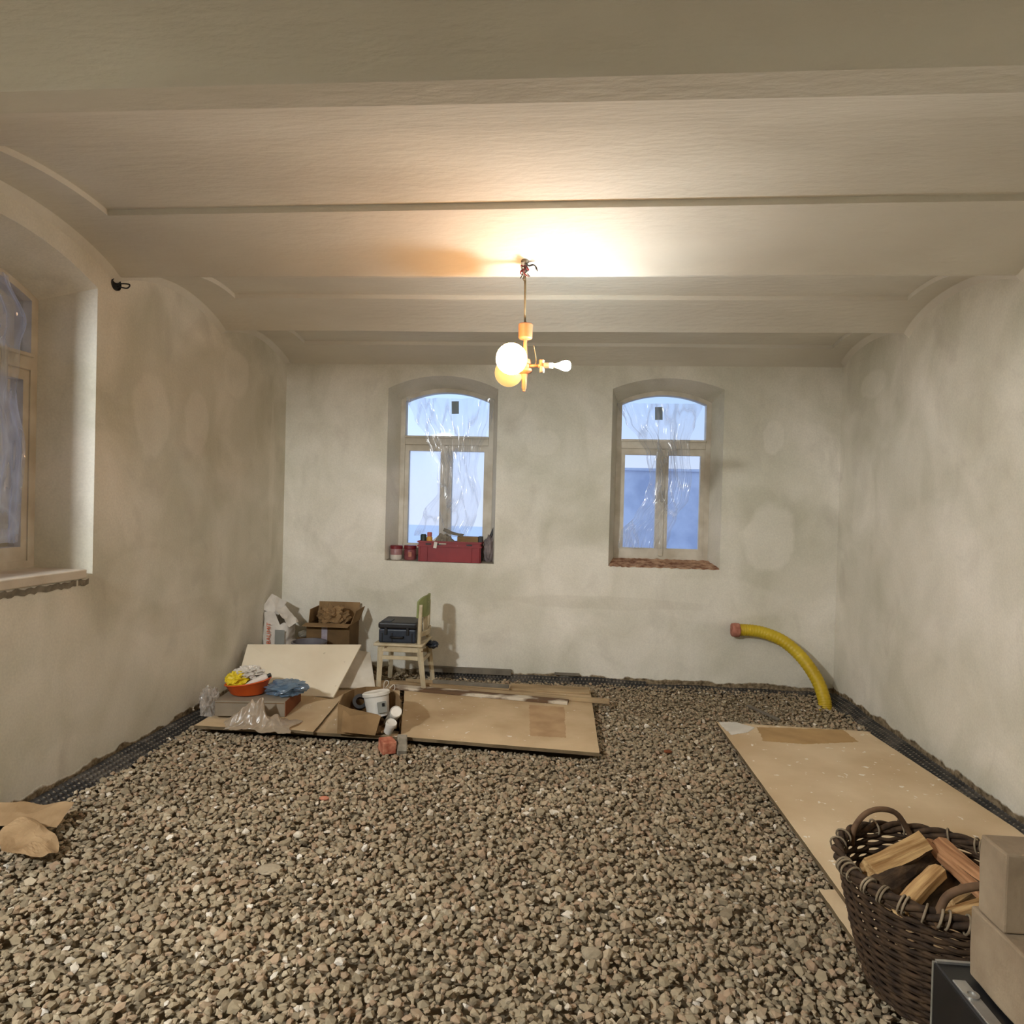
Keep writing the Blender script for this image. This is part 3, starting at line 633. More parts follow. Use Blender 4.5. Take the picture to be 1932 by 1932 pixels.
# dimpled membranes along the wall feet
M['dust'] = mat('dust_on_membrane', (96, 88, 76), (140, 130, 114), 40, 0.8)
def membrane(name, side, a, b, label, z0=-0.02, z1=0.085, lean=0.05, sp=0.031, seed=0, zt=None):
    ln = math.hypot(lean, z1 - z0); n = int((b - a) / (sp / 6)); mr = int(ln / (sp / 6)); V, Fc, B = [], [], []
    for i in range(n + 1):
        u = a + (b - a) * i / n; top = z1 + 0.016 * noise.noise(Vector((u * 2.3, seed, 0))) + (zt(u) if zt else 0)
        wv = 0.010 * noise.noise(Vector((u * 1.7, 4, seed)))
        for j in range(mr + 1):
            t = j / mr; z = z0 + (top - z0) * t; w_ = t * ln
            cu = (u / sp + (0.5 if int(math.floor(w_ / sp)) % 2 else 0)) % 1 - 0.5; cz = (w_ / sp) % 1 - 0.5; rr = math.hypot(cu, cz)
            bump_ = 0.009 * max(0.0, 1 - (rr / 0.40) ** 4); B.append(bump_)
            d = 0.012 + lean * (1 - t) + wv + bump_ * .7; z += bump_ * .7
            if side == 'back': V.append((u, YD - d, z))
            elif side == 'right': V.append((XR - d, u, z))
            else: V.append((XL + d, u, z))
    mi = []
    for i in range(n):
        for j in range(mr):
            f = (i * (mr + 1) + j, (i + 1) * (mr + 1) + j, (i + 1) * (mr + 1) + j + 1, i * (mr + 1) + j + 1); Fc.append(f if side != 'right' else f[::-1])
            mi.append(1 if min(B[k] for k in f) > 0.006 else 0)
    o = raw(name, V, Fc, M['membrane'], None, True); o.data.materials.append(M['dust'])
    if len(o.data.polygons) == len(mi): o.data.polygons.foreach_set('material_index', mi)
    return tag(o, label, 'membrane')
membrane('dimpled_membrane', 'back', -1.3, 2.20, 'black dimpled drainage membrane along the foot of the wall under the two windows', z0=-0.01, z1=0.035, lean=0.09, seed=1, zt=lambda u: 0.02 if u < 0.7 else -0.005)
membrane('dimpled_membrane', 'right', 2.6, 5.80, 'black dimpled drainage membrane beside the right wall and the long board', z0=0.0, z1=0.05, lean=0.13, seed=2)
membrane('dimpled_membrane', 'left', 2.4, 4.75, 'black dimpled drainage membrane along the foot of the left wall', z0=-0.005, z1=0.05, lean=0.12, seed=3)

# ---------------------------------------------------------------- boards
def board(name, poly, z0, z1, mt, label, seed=1):
    o = prism(name, poly, z0, z1, mt, None, 0.0012, seed); o.data.materials.append(M['edge'])
    for p_ in o.data.polygons:
        if abs(p_.normal.z) < 0.5: p_.material_index = 1
    return tag(o, label, 'board')
board('wooden_board', board_left, 0.044, 0.064, M['osb'], 'brown worn board flat on the gravel under the clutter in the left corner', 1)
board('wooden_board', board_mid, 0.046, 0.067, M['osb'], 'brown stained board flat on the gravel in front of the chair', 2)
board('wooden_board', board_right, 0.046, 0.066, M['osb2'], 'long paint-spattered board running along the right wall', 3)
board('wooden_board', board_near, 0.026, 0.045, M['osb2'], 'brown board under the firewood basket', 4)
sb_ = [xy(on_z(0.082, 432, 1366)), xy(on_z(0.082, 591, 1381)), xy(on_z(0.082, 640, 1322)), (-2.1, 4.9)]
board('wooden_board', sb_, 0.0645, 0.082, M['osb'], 'small light brown board on top of the left board, beside the round cardboard box', 5)
# stain and spilled plaster (thin crusts)
def crust(name, poly, z, mt, label, cat, th=0.0015): return tag(prism(name, poly, z, z + th, mt, None, 0.006, 3), label, cat)
def zp(z, *p): return [xy(on_z(z, *q)) for q in p]
M['stain'] = mat('ochre_stain', (168, 136, 92), (190, 156, 108), 5, 0.85)
M['plastersplash'] = mat('plaster_splash', (206, 200, 190), (222, 216, 206), 9, 0.8)
M['rust'] = mat('rust_stain', (164, 132, 96), (186, 156, 118), 6, 0.9)
crust('stain', zp(0.066, (1428, 1372), (1590, 1377), (1620, 1400), (1520, 1404), (1440, 1398)), 0.0662, M['stain'], 'ochre damp stain on the far end of the long right board', 'stain', 0.0006)
crust('plaster_splash', zp(0.068, (1356, 1362), (1385, 1362), (1424, 1372), (1412, 1381), (1380, 1386), (1366, 1374)), 0.0665, M['plastersplash'], 'white plaster splash on the far left corner of the long right board', 'plaster splash')
crust('stain', zp(0.067, (998, 1330), (1064, 1334), (1068, 1392), (1000, 1388)), 0.0672, M['rust'], 'square reddish brown stain on the middle board', 'stain', 0.0006)

def plank(name, a, b, wd, th, mt, label, z, cat='plank'):
    """flat bar from a to b on height z"""
    a, b = Vector(a), Vector(b); d = b - a; ln = d.length; c = (a + b) / 2
    o = box(name, (0, 0, 0), (ln, wd, th), mt, None, bev=0.002); o.location = (c.x, c.y, z + th / 2); o.rotation_euler = (0, 0, math.atan2(d.y, d.x)); return tag(o, label, cat)
p_ = lambda z, x, y: on_z(z, x, y).xy
plank('plank', p_(.09, 742, 1293), p_(.09, 1072, 1322), 0.085, 0.022, M['plank_white'], 'dark plank flaked with white paint lying across the middle board', 0.068)
plank('batten', p_(.11, 737, 1281), p_(.09, 1150, 1322), 0.045, 0.03, M['plank'], 'long thin raw wooden batten behind the paint-flaked plank', 0.068)
plank('iron_bar', p_(.11, 817, 1286), p_(.11, 960, 1296), 0.03, 0.028, M['greyplank'], 'short round-edged grey bar behind the chair leg', 0.099)
pl_ = plank('plank', p_(.075, 962, 1299), p_(.075, 1112, 1307), 0.16, 0.016, M['plank'], 'short raw plank at the back edge of the middle board', 0.068)
pl_.location.y += 0.05
plank('strip', (-1.30, YD - 0.045), (-0.48, YD - 0.045), 0.035, 0.05, M['greyplank'], 'grey weathered strip lying along the wall foot behind the chair', 0.055)
plank('strip', (-0.10, YD - 0.03), (0.12, YD - 0.03), 0.03, 0.02, M['greyplank'], 'short grey fragment at the wall foot below the gap between the windows', 0.075)
plank('stick', p_(.06, 1412, 1329), p_(.05, 1470, 1358), 0.03, 0.012, M['greyplank'], 'dark thin stick on the gravel near the yellow duct', 0.045)

# ---------------------------------------------------------------- white panels leaning
def slab4(name, TL, TR, BR, BL, th, mt, label, cat='panel'):
    P = [Vector(q) for q in (TL, TR, BR, BL)]; n = (P[1] - P[0]).cross(P[3] - P[0]).normalized()
    if n.y > 0: n = -n
    V = P + [q - n * th for q in P]; Fc = [(0, 1, 2, 3), (7, 6, 5, 4)] + [(i, i + 4, (i + 1) % 4 + 4, (i + 1) % 4) for i in range(4)]
    bm = bmesh.new(); vs = [bm.verts.new(v) for v in V]
    for f in Fc: bm.faces.new([vs[k] for k in f])
    bmesh.ops.recalc_face_normals(bm, faces=bm.faces[:]); bmesh.ops.bevel(bm, geom=bm.edges[:], offset=0.002, segments=1, affect='EDGES')
    return tag(frombm(name, bm, mt), label, cat)
slab4('wall_board_sheet', (-2.545, 5.09, .392), (-1.655, 5.23, .400), (-1.735, 4.83, .084), (-2.50, 4.80, .084), 0.02, M['white_board'], 'large cream white panel leaning back in the left corner')
slab4('wall_board_sheet', (-1.95, 5.33, .36), (-1.62, 5.36, .31), (-1.50, 5.12, .085), (-1.95, 5.05, .085), 0.018, M['frame'], 'second dirty white panel behind the large one, by the chair')

# ---------------------------------------------------------------- stuff behind the panel
# cement sack
sack = thing('cement_sack', (-2.485, 5.55, 0.035), -0.1, 'white paper cement sack with orange lettering in the left corner', 'sack')
def sack_mesh():
    V, Fc = [], []; seg, rows = 48, 34
    for i in range(rows + 1):
        t = i / rows; z = 0.51 * t; wx = 0.118 * (1 + 0.05 * math.sin(t * 7)) * (1 - 0.18 * max(0, t - .6)); wy = 0.10 * (1 - 0.45 * max(0, t - 0.55))
        for k in range(seg):
            a = 2 * PI * k / seg; c, s = math.cos(a), math.sin(a); e = 0.45
            x = wx * math.copysign(abs(c) ** e, c); y = wy * math.copysign(abs(s) ** e, s)
            q = Vector((x * 9, y * 9, z * 7)); f = 1 + 0.10 * noise.noise(q) + 0.08 * (1 - 2 * abs(noise.noise(q * 2)))
            zz = z + (0.05 * noise.noise(Vector((x * 14, y * 14, 2))) + (0.05 if x < 0 else -0.05)) * max(0, t - 0.6) * 2.2
            V.append((x * f, y * f, max(0.0, zz)))
    for i in range(rows):
        for k in range(seg): k2 = (k + 1) % seg; Fc.append((i * seg + k, i * seg + k2, (i + 1) * seg + k2, (i + 1) * seg + k))
    Fc.append(tuple(reversed(range(seg)))); return V, Fc
V, Fc = sack_mesh(); raw('sack_body', V, Fc, M['paper'], sack, True)
def crumple_sheet(name, w_, h_, loc, e, mt, parent=None, amp=0.04, freq=7, seed=0, n=40, curl=0.0):
    V, Fc = [], []; R_ = rotm(e)
    for i in range(n + 1):
        for j in range(n + 1):
            u, v = (i / n - .5) * w_, (j / n - .5) * h_; q = Vector((u * freq, v * freq, seed))
            d = amp * (1 - 2 * abs(noise.noise(q)) + 0.5 * noise.noise(q * 2.2)) + curl * u * u
            ed = 0.04 * noise.noise(Vector((u * 9, v * 9, seed + 5)))
            V.append(R_ @ Vector((u * (1 + ed), v * (1 + ed), d)) + Vector(loc))
    for i in range(n):
        for j in range(n): Fc.append((i * (n + 1) + j, (i + 1) * (n + 1) + j, (i + 1) * (n + 1) + j + 1, i * (n + 1) + j + 1))
    return raw(name, V, Fc, mt, parent, False)
crumple_sheet('torn_flap', 0.15, 0.15, (-0.055, 0.0, 0.60), (1.2, 0.5, 0.3), M['paper'], sack, 0.02, 9, 3, 24)
crumple_sheet('torn_flap', 0.19, 0.10, (0.075, -0.02, 0.51), (0.4, 0.75, -0.1), M['paper'], sack, 0.02, 9, 5, 24)
raw('grey_print', [(0.015, -0.107, 0.26), (0.105, -0.107, 0.26), (0.105, -0.107, 0.41), (0.015, -0.107, 0.41)], [(0, 1, 2, 3)], M['greypaper'], sack)
cu = bpy.data.curves.new('sack_text', 'FONT'); cu.body = 'BAUMIT'; cu.size = 0.052; cu.extrude = 0.001; to = bpy.data.objects.new('sack_text', cu); C.objects.link(to)
dg = bpy.context.evaluated_depsgraph_get(); me = bpy.data.meshes.new_from_object(to.evaluated_get(dg)); bpy.data.objects.remove(to); me.transform(rotm((PI / 2, 0, 0)) ); me.transform(Matrix.Rotation(-PI / 2, 4, 'Y')); me.materials.clear()
lt = link('sack_lettering', me, M['orange_print'], sack); lt.location = (-0.02, -0.118, 0.285)
# open cardboard carton
ct = thing('cardboard_carton', (-2.04, 5.635, 0.035), 0.04, 'brown open cardboard carton standing behind the white panel', 'box')
hw, hd, hh = 0.185, 0.14, 0.465
ribbon('carton_side', [(-hw, -hd, 0, hh), (hw, -hd, 0, hh), (hw, hd, 0, hh + .01), (-hw, hd, 0, hh + .01)], 0.006, M['card_dark'], ct, True)
box('carton_bottom', (0, 0, 0.004), (2 * hw, 2 * hd, 0.006), M['card_dark'], ct)
slabs = [((0, hd + 0.02, hh + .075), (2 * hw, .005, .15), (-0.15, 0, 0)), ((-hw + .01, 0.0, hh + .06), (.005, 2 * hd - .06, .12), (0, 0.1, 0)), ((hw + .03, 0, hh + .06), (.005, 2 * hd, .13), (0, 0.35, 0)), ((0, -hd - 0.045, hh + .0), (2 * hw + .02, .10, .005), (0.1, 0, 0))]
for c_, s_, e_ in slabs: box('flap', c_, s_, M['card'], ct, e_)
box('tape_strip', (-0.03, -hd - .004, hh / 2), (0.05, .002, hh), mat('lilac_tape', (150, 138, 146), (172, 162, 168), 30, .6), ct)
tag(blob('crumpled_paper', (-2.03, 5.62, 0.545), (0.26, 0.2, 0.20), M['card'], 4, 0.4, 2.4), 'crumpled brown packing paper stuffed in the tall carton', 'paper')
# small white box + bucket rim
wb = thing('small_box', (-2.29, 5.60, 0.035), 0.0, 'small white box between the sack and the tall carton', 'box')
box('box_body', (0, 0, 0.148), (0.12, 0.10, 0.296), M['paper'], wb, bev=.002); box('box_contents', (0, 0, 0.311), (0.11, 0.09, 0.03), M['card_dark'], wb, bev=.01); 
tag(blob('plaster_lump', (-2.29, 5.60, 0.385), (0.10, 0.08, 0.06), M['concrete'], 3, .2, 1.5, sub=3), 'grey lump on top of the small white box', 'lump')
bk = thing('bucket', (-2.13, 5.325, 0.0), 0, 'grey plastic bucket rim showing just above the white panel', 'bucket')
lathe('bucket_body', [(0.10, 0.0), (0.135, 0.37), (0.145, 0.375), (0.145, 0.385), (0.132, 0.385), (0.098, 0.01), (0.001, 0.01)], mat('grey_bucket', (92, 88, 92), (110, 106, 108), 9, .5), bk)

# ---------------------------------------------------------------- chair and case
ch = thing('wooden_chair', (-1.335, 5.34, ZB + .001), 0, 'old cream wooden chair with a green top rail, seen from the side', 'chair')
zs = 0.345
def leg(name, a, b, r0, r1, mt=None):
    a, b = Vector(a), Vector(b); V, Fc = [], []
    tube_geo(V, Fc, [a, a.lerp(b, .5), b], [r0 * 1.3, (r0 + r1) * .65, r1 * 1.3], 4)
    o = raw(name, V, Fc, mt or M['cream'], ch); return o
# chair faces -X, backrest at +X; y: near = negative
for sy in (-1, 1):
    leg('leg', (-0.145, sy * 0.165, zs - .01), (-0.155, sy * 0.172, 0.0), 0.019, 0.014)
    leg('leg', (0.165, sy * 0.160, zs + .02), (0.215, sy * 0.172, 0.0), 0.020, 0.014)
    tube('back_post', spline([(0.165, sy * 0.160, zs), (0.166, sy * 0.158, zs + .1), (0.168, sy * 0.155, zs + .25), (0.170, sy * 0.152, 0.68)], 12), 0.0165, M['cream'], ch, 8)
    box('side_rail', (0.01, sy * 0.160, zs - 0.095), (0.30, 0.02, 0.03), M['cream'], ch, bev=.003)
    box('seat_rail', (0.01, sy * 0.162, zs - 0.025), (0.32, 0.02, 0.045), M['cream'], ch, bev=.003)
box('seat_rail', (-0.15, 0, zs - 0.025), (0.02, 0.31, 0.045), M['cream'], ch, bev=.003)
box('seat_rail', (0.165, 0, zs - 0.025), (0.02, 0.31, 0.045), M['cream'], ch, bev=.003)
box('rear_stretcher', (0.185, 0, zs - 0.12), (0.018, 0.32, 0.03), M['cream'], ch, bev=.003)
bm = bmesh.new(); bx(bm, (0.0, 0, zs + 0.01), (0.40, 0.385, 0.022), bev=0.009, seg=3); frombm('seat', bm, M['cream'], ch)
# curved backrest boards
def backboard(name, x0, z0, z1, curve, mt, th=.014, wd=.335, lean=.12, round_=0.0):
    V, Fc = [], []; n = 16
    for i in range(n + 1):
        s = i / n * 2 - 1; y = s * wd / 2; dx = curve * (1 - s * s); zt = z1 - round_ * s ** 4
        for (zz, side) in ((z0, 0), (zt, 0), (zt, 1), (z0, 1)): V.append((x0 + dx + lean * (zz - z0) + side * th, y, zz))
    for i in range(n):
        for k in range(4): k2 = (k + 1) % 4; Fc.append((4 * i + k, 4 * i + k2, 4 * i + 4 + k2, 4 * i + 4 + k))
    Fc += [(3, 2, 1, 0), (4 * n, 4 * n + 1, 4 * n + 2, 4 * n + 3)]
    return raw(name, V, Fc, mt, ch)
tr_ = backboard('top_rail', 0.140, 0.575, 0.745, 0.05, M['green'], lean=.03, wd=.345, round_=.04); tr_['label'] = 'green painted top rail'
backboard('back_slat', 0.165, 0.46, 0.58, 0.02, M['cream'], wd=.10, th=.01, lean=.0)
backboard('lower_back_rail', 0.168, 0.425, 0.465, 0.03, M['cream'], wd=.31)
tag(blob('rag', (-1.115, 5.42, 0.385), (0.10, 0.10, 0.06), M['navy'], 6, 0.5, 2.2, sub=3), 'dark rag caught between the chair seat and back post', 'rag')
cs = thing('tool_case', (-1.355, 5.33, ZB + zs + 0.023), 0.03, 'dark blue black tool case lying on the chair seat', 'case')
bm = bmesh.new(); bx(bm, (0, 0, 0.055), (0.30, 0.30, 0.11), bev=.012, seg=2); cb0 = frombm('case_base', bm, M['navy'], cs)
bm = bmesh.new(); bx(bm, (0, 0, 0.137), (0.31, 0.31, 0.05), bev=.014, seg=2); frombm('case_lid', bm, M['black'], cs)
for x in (-0.09, 0.085): box('latch', (x, -0.157, 0.095), (0.022, 0.012, 0.06), M['black'], cb0, bev=.002)
tube('carry_handle', [(-0.05, -0.15, 0.05), (-0.05, -0.175, 0.05), (0.05, -0.175, 0.05), (0.05, -0.15, 0.05)], 0.008, M['black'], cs, 6)
for x in (-0.12, -0.04, 0.12): box('rib', (x, -0.152, 0.045), (0.008, 0.008, 0.07), M['black'], cs)
box('lid_plate', (-0.10, -0.05, 0.164), (0.08, 0.10, 0.004), M['navy'], cs)

# ---------------------------------------------------------------- clutter on the left board
gz = 0.0825
A = on_z(.07, 398, 1355); B = on_z(.07, 530, 1357)
gb = thing('grey_carton', ((A.x + B.x) / 2, (A.y + B.y) / 2 + 0.19, gz), math.atan2(B.y - A.y, B.x - A.x), 'flat grey carton with a red brown end under the orange basin', 'box')
GW, GD, GH = 0.47, 0.37, 0.105
box('carton_body', (0, 0, GH / 2), (GW, GD, GH), M['greybox'], gb, bev=.003)
box('end_panel', (GW / 2 + .002, 0, GH / 2), (.004, GD - .006, GH - .004), M['redbrown'], gb)
box('lid_seam', (0, -GD / 2 - .001, GH - .012), (GW - .01, .002, .004), M['card_dark'], gb)
gx0 = gb.location.x; gy0 = gb.location.y
bs = thing('basin', (gx0 - 0.075, gy0 - 0.02, gz + GH + .001), 0.15, 'orange plastic basin full of rags and bags on the grey carton', 'basin')
def basin_mesh():
    V, Fc = [], []; prof = [(0.001, 0.004), (.105, .004), (.115, .012), (.150, .085), (.158, .088), (.158, .094), (.146, .094), (.108, .014), (.001, .010)]; seg = 48
    for r, z in prof:
        for k in range(seg):
            a = 2 * PI * k / seg; V.append((r * 1.0 * math.cos(a), r * .8 * math.sin(a), z + 0.16 * r * math.cos(a) * (z / .09) * 0.9 + (0.0)))
    for i in range(len(prof) - 1):
        for k in range(seg): k2 = (k + 1) % seg; Fc.append((i * seg + k, i * seg + k2, (i + 1) * seg + k2, (i + 1) * seg + k))
    return V, Fc
V, Fc = basin_mesh(); raw('basin_body', V, Fc, M['orange'], bs, True)
bz = gz + GH
tag(blob('yellow_bag', (gx0 - .15, gy0 + .0, bz + .085), (.17, .17, .13), M['yellow'], 2, .35, 2.0), 'yellow plastic bag in the left side of the orange basin', 'bag')
tag(blob('white_bag', (gx0 - .09, gy0 + .03, bz + .135), (.20, .14, .09), M['paper'], 7, .45, 2.4), 'off white crumpled bag on top of the orange basin', 'bag')
ctg = thing('sealant_bottle', (gx0 - .01, gy0 - .02, bz + .095), 0.25, 'cream sealant bottle with a black cap lying in the orange basin', 'bottle')
mt_ = Matrix.Rotation(1.15, 4, 'Y')
lathe('bottle_body', [(.005, -.09), (.012, -.085), (.024, -.02), (.026, .05), (.020, .075), (.013, .08)], M['paper'], ctg, 20, mt_)
lathe('bottle_cap', [(.014, .08), (.014, .10), (.002, .102)], M['black'], ctg, 16, mt_)
# blue bag
def draped(name, poly_u, poly_v, loc, rz_, hfun, mt, label, cat, n=56, smooth=False):
    V, Fc = [], []; R_ = Matrix.Rotation(rz_, 3, 'Z')
    for i in range(n + 1):
        for j in range(n + 1):
            u, v = (i / n - .5), (j / n - .5); x, y, z = hfun(u, v); V.append(R_ @ Vector((x, y, z)) + Vector(loc))
    for i in range(n):
        for j in range(n): Fc.append((i * (n + 1) + j, (i + 1) * (n + 1) + j, (i + 1) * (n + 1) + j + 1, i * (n + 1) + j + 1))
    return tag(raw(name, V, Fc, mt, None, smooth), label, cat)
def ridge(x, y, s, k=1.0): q = Vector((x * k, y * k, s)); return 1 - 2 * abs(noise.noise(q)) + .5 * (1 - 2 * abs(noise.noise(q * 2.2)))
blob_bl = tag(blob('plastic_bag', (gx0 + .185, gy0 + .02, bz + .045), (.28, .24, .10), M['bluebag'], 12, .32, 1.5, flat=bz + .003, smooth=False), 'pale blue translucent plastic bag on the right end of the grey carton', 'bag')
tube_ = crumple_sheet('plastic_bag', .16, .05, (gx0 + .26, gy0 - .01, bz + .075), (0.2, -0.25, 0.1), M['bluebag'], None, .012, 12, 2, 20); tag(tube_, 'loose handle of a pale blue plastic bag pointing right above the grey carton', 'bag')
# dusty film crumpled at the front edge
def film_h(u, v):
    rd = math.hypot(u * 1.1, v * 1.3); ed = 1 + 0.35 * noise.noise(Vector((math.atan2(v, u) * 1.4, 2, 1)))
    x = u * .46 * ed; y = v * .24 * ed; h = .13 * math.exp(-((u + .15) ** 2 + v * v) * 9) + .035
    z = .004 + h * (0.35 + 0.65 * max(0, ridge(x, y, 3, 9))) * max(0, 1 - rd * 1.25)
    return x, y + 0.03 * ridge(x, y, 9, 10), z
p = on_z(.1, 488, 1364)
draped('plastic_sheet', 0, 0, (p.x + .02, p.y - .02, gz), 0.05, film_h, M['film_tan'], 'dusty crumpled polythene spilling over the board edge in front of the grey carton', 'plastic sheet', 70)
p = on_z(.12, 396, 1332)
tag(blob('plastic_bag', (p.x, p.y, .135), (.12, .12, .24), M['film_clear'], 31, .5, 2.2, flat=.066), 'clear crumpled plastic bag at the left end of the grey carton', 'bag')
p = on_z(.1, 378, 1318)
tag(blob('plastic_bag', (p.x, p.y, .10), (.11, .11, .12), mat('grey_bag', (120, 108, 98), (150, 138, 126), 9, .5), 33, .3, 1.8, flat=.045), 'small grey knotted bag against the left wall', 'bag')
tag(blob('plaster_lump', (p.x - .02, p.y - .12, .06), (.09, .07, .06), M['pale_stone'], 34, .3, 1.8, sub=3), 'pale rubble lump below the grey bag at the left wall', 'lump')

# round deformed cardboard box
fl_ = on_z(.0825, 637, 1384); fr_ = on_z(.0675, 714, 1388)
rb = thing('cardboard_box', (fl_.x + .2, fl_.y + .25, 0.0825), 0, 'open bulging cardboard box of paint tubs on the boards', 'box')
ox, oy = rb.location.x, rb.location.y
def L_(z, x, y): q = on_z(z, x, y); return (q.x - ox, q.y - oy)
rim = [L_(.275, 634, 1324), L_(.275, 648, 1310), L_(.28, 668, 1299), L_(.28, 690, 1295), L_(.28, 714, 1295), L_(.28, 738, 1299), L_(.27, 752, 1313), L_(.25, 757, 1332)]
zb_ = -0.012
pts = [(fl_.x - ox, fl_.y - oy, 0.001, .190)] + [(x, y, 0.001, .195) for x, y in rim[1:]]
q1 = on_z(.07, 757, 1362); q2 = on_z(.07, 748, 1378); pts += [(q1.x - ox, q1.y - oy, 0.001, .10), (q2.x - ox, q2.y - oy, 0.001, .03), (fr_.x - ox + .02, fr_.y - oy, 0.001, .015)]
ribbon('box_side', pts, .006, M['card'], rb)
ribbon('front_side', [(fl_.x - ox, fl_.y - oy, .001, .19), (fl_.x - ox + .08, fl_.y - oy - .006, .001, .165), (fr_.x - ox, fr_.y - oy - .003, .001, .12)], .006, M['card'], rb)
fa = Vector((fl_.x - ox + .035, fl_.y - oy - .006, .150)); fb_ = Vector((fr_.x - ox + .015, fr_.y - oy - .004, .115))
fl3 = [fa, fb_, fb_ + Vector((-.02, -.05, -.11)), fa + Vector((.005, -.04, -.12))]; th = Vector((0, -.004, 0))
raw('front_flap', fl3 + [q + th for q in fl3], [(0, 1, 2, 3), (7, 6, 5, 4), (0, 4, 5, 1), (1, 5, 6, 2), (2, 6, 7, 3), (3, 7, 4, 0)], M['card'], rb)
prism('box_bottom', [(x * .96, y * .96) for x, y, _, _ in pts], .001, .006, M['card_dark'], rb)
def bucket(name, loc, e, r, h, mt, label, cat='bucket', lid=True, prt=('tub', 'lid')):
    o = bpy.data.objects.new(name, None); C.objects.link(o); o.location = loc; o.rotation_euler = e; o.empty_display_size = .1; tag(o, label, cat)
    lathe(prt[0], [(.001, 0), (r * .85, 0), (r * .86, .005), (r, h), (r * .97, h), (r * .82, .01), (.001, .01)], mt, o, 32)
    if lid: lathe(prt[1], [(r * 1.0, h - .012), (r * 1.08, h - .012), (r * 1.09, h + .006), (r * 1.0, h + .012), (r * .9, h + .006), (.001, h + .006)], mt, o, 32)
    return o
p = on_z(.18, 702, 1348)
bkt = bucket('paint_tub', (p.x + .02, p.y + .08, .150), (-.12, -.16, .1), .083, .145, M['white_pl'], 'white lidded paint tub tilted in the bulging cardboard box')
lab = box('tub_label', (.045, -.072, .06), (.06, .004, .07), M['greypaper'], bkt, (0, 0, .5)); 
box('label_mark', (.055, -.074, .075), (.016, .004, .02), M['black'], lab, (0, 0, .5))
p = on_z(.24, 744, 1331); bucket('white_jar', (p.x, p.y, .17), (.9, .3, .2), .035, .08, M['white_pl'], 'small round white jar at the right rim of the bulging cardboard box', 'jar', prt=('jar_body', 'lid'))
p = on_z(.14, 731, 1374); bucket('white_jar', (p.x - .01, p.y + .05, .10), (.3, .4, 0), .032, .07, M['white_pl'], 'small white tub low in the torn front corner of the bulging box', 'jar', prt=('jar_body', 'lid'))
p = on_z(.16, 738, 1355); tag(box('grey_sponge', (p.x, p.y + .03, .15), (.07, .05, .12), M['concrete'], None, (.3, .5, .2), bev=.008), 'grey block leaning in the right side of the bulging cardboard box', 'block')
p = on_z(.22, 676, 1322); o = lathe('tape_roll', [(.028, -.02), (.05, -.02), (.05, .02), (.028, .02), (.028, -.02)], M['black'], None, 28, Matrix.Translation((p.x, p.y + .04, .20)) @ rotm((1.0, 0, .3)), cap=False); tag(o, 'black roll inside the left side of the bulging cardboard box', 'roll')
h0 = on_y(4.45, 727, 1322)
hang = spline([h0 + Vector((-.005, 0, 0)), h0 + Vector((-.012, 0, .07)), h0 + Vector((-.01, 0, .125)), h0 + Vector((.01, 0, .14)), h0 + Vector((.02, 0, .12)), h0 + Vector((.0, 0, .09))], 30)
wire = thing('wire_hanger', h0, 0, 'thin white wire hanger sticking up out of the bulging cardboard box', 'wire')
tube('hook', [q - h0 for q in hang], .0022, M['white_pl'], wire, 6)
tube('wire_loop', spline([(-.005, 0, .05), (.05, .01, .11), (.06, .0, .08), (.0, 0, .04), (.05, 0, -.01), (.08, 0, -.03), (-.06, .02, .01), (-.005, 0, .05)], 60), .0022, M['white_pl'], wire, 6)
# brick and concrete
p = on_z(.06, 728, 1412); bk_ = tag(box('brick', (0, 0, 0), (.085, .10, .075), M['brick'], None, bev=.006, seg=2), 'broken red brick on the gravel in front of the boards', 'brick'); bk_.location = (p.x, p.y + .03, .067); bk_.rotation_euler = (.06, .04, .6)
p = on_z(.06, 757, 1408); cb_ = tag(box('concrete_piece', (0, 0, 0), (.06, .15, .045), M['concrete'], None, bev=.006), 'grey concrete piece leaning on the board edge beside the red brick', 'concrete'); cb_.location = (p.x, p.y + .02, .062); cb_.rotation_euler = (.35, .1, .3)

# ---------------------------------------------------------------- torn brown paper at left
Pz = lambda z, x, y: on_z(z, x, y)
pv = [Pz(.06, 2, 1612), Pz(.05, 66, 1622), Pz(.05, 106, 1612), Pz(.06, 108, 1588), Pz(.10, 78, 1560), Pz(.13, 46, 1545), Pz(.09, 0, 1575)]
cc = sum(pv, Vector()) / len(pv); V = []; Fc = []; Rn = 9
for k, v in enumerate(pv):
    pass
seg = 42; loop = spline(pv + [pv[0]], seg - 1)[:seg]
for i in range(Rn + 1):
    for k in range(seg):
        q = (cc + Vector((0, .02, .01))).lerp(loop[k], i / Rn); q = q + Vector((0, 0, .014 * ridge(q.x, q.y, 2, 9))); V.append((q.x, q.y, max(q.z, .045)))
for i in range(Rn):
    for k in range(seg): k2 = (k + 1) % seg; Fc.append((i * seg + k, i * seg + k2, (i + 1) * seg + k2, (i + 1) * seg + k))
bp_ = thing('paper_sack', (0, 0, 0), 0, 'torn brown paper sack lying on the gravel at the left wall', 'paper')
raw('sack_paper', V, Fc, M['brownpaper'], bp_)
o = crumple_sheet('folded_flap', .34, .16, (-2.44, 2.80, .085), (0.25, 0.05, .25), M['brownpaper'], bp_, .015, 6, 4, 24)
tube('rolled_edge', [on_z(.05, 84, 1572), on_z(.06, 120, 1547)], .008, M['plank'], bp_, 8)

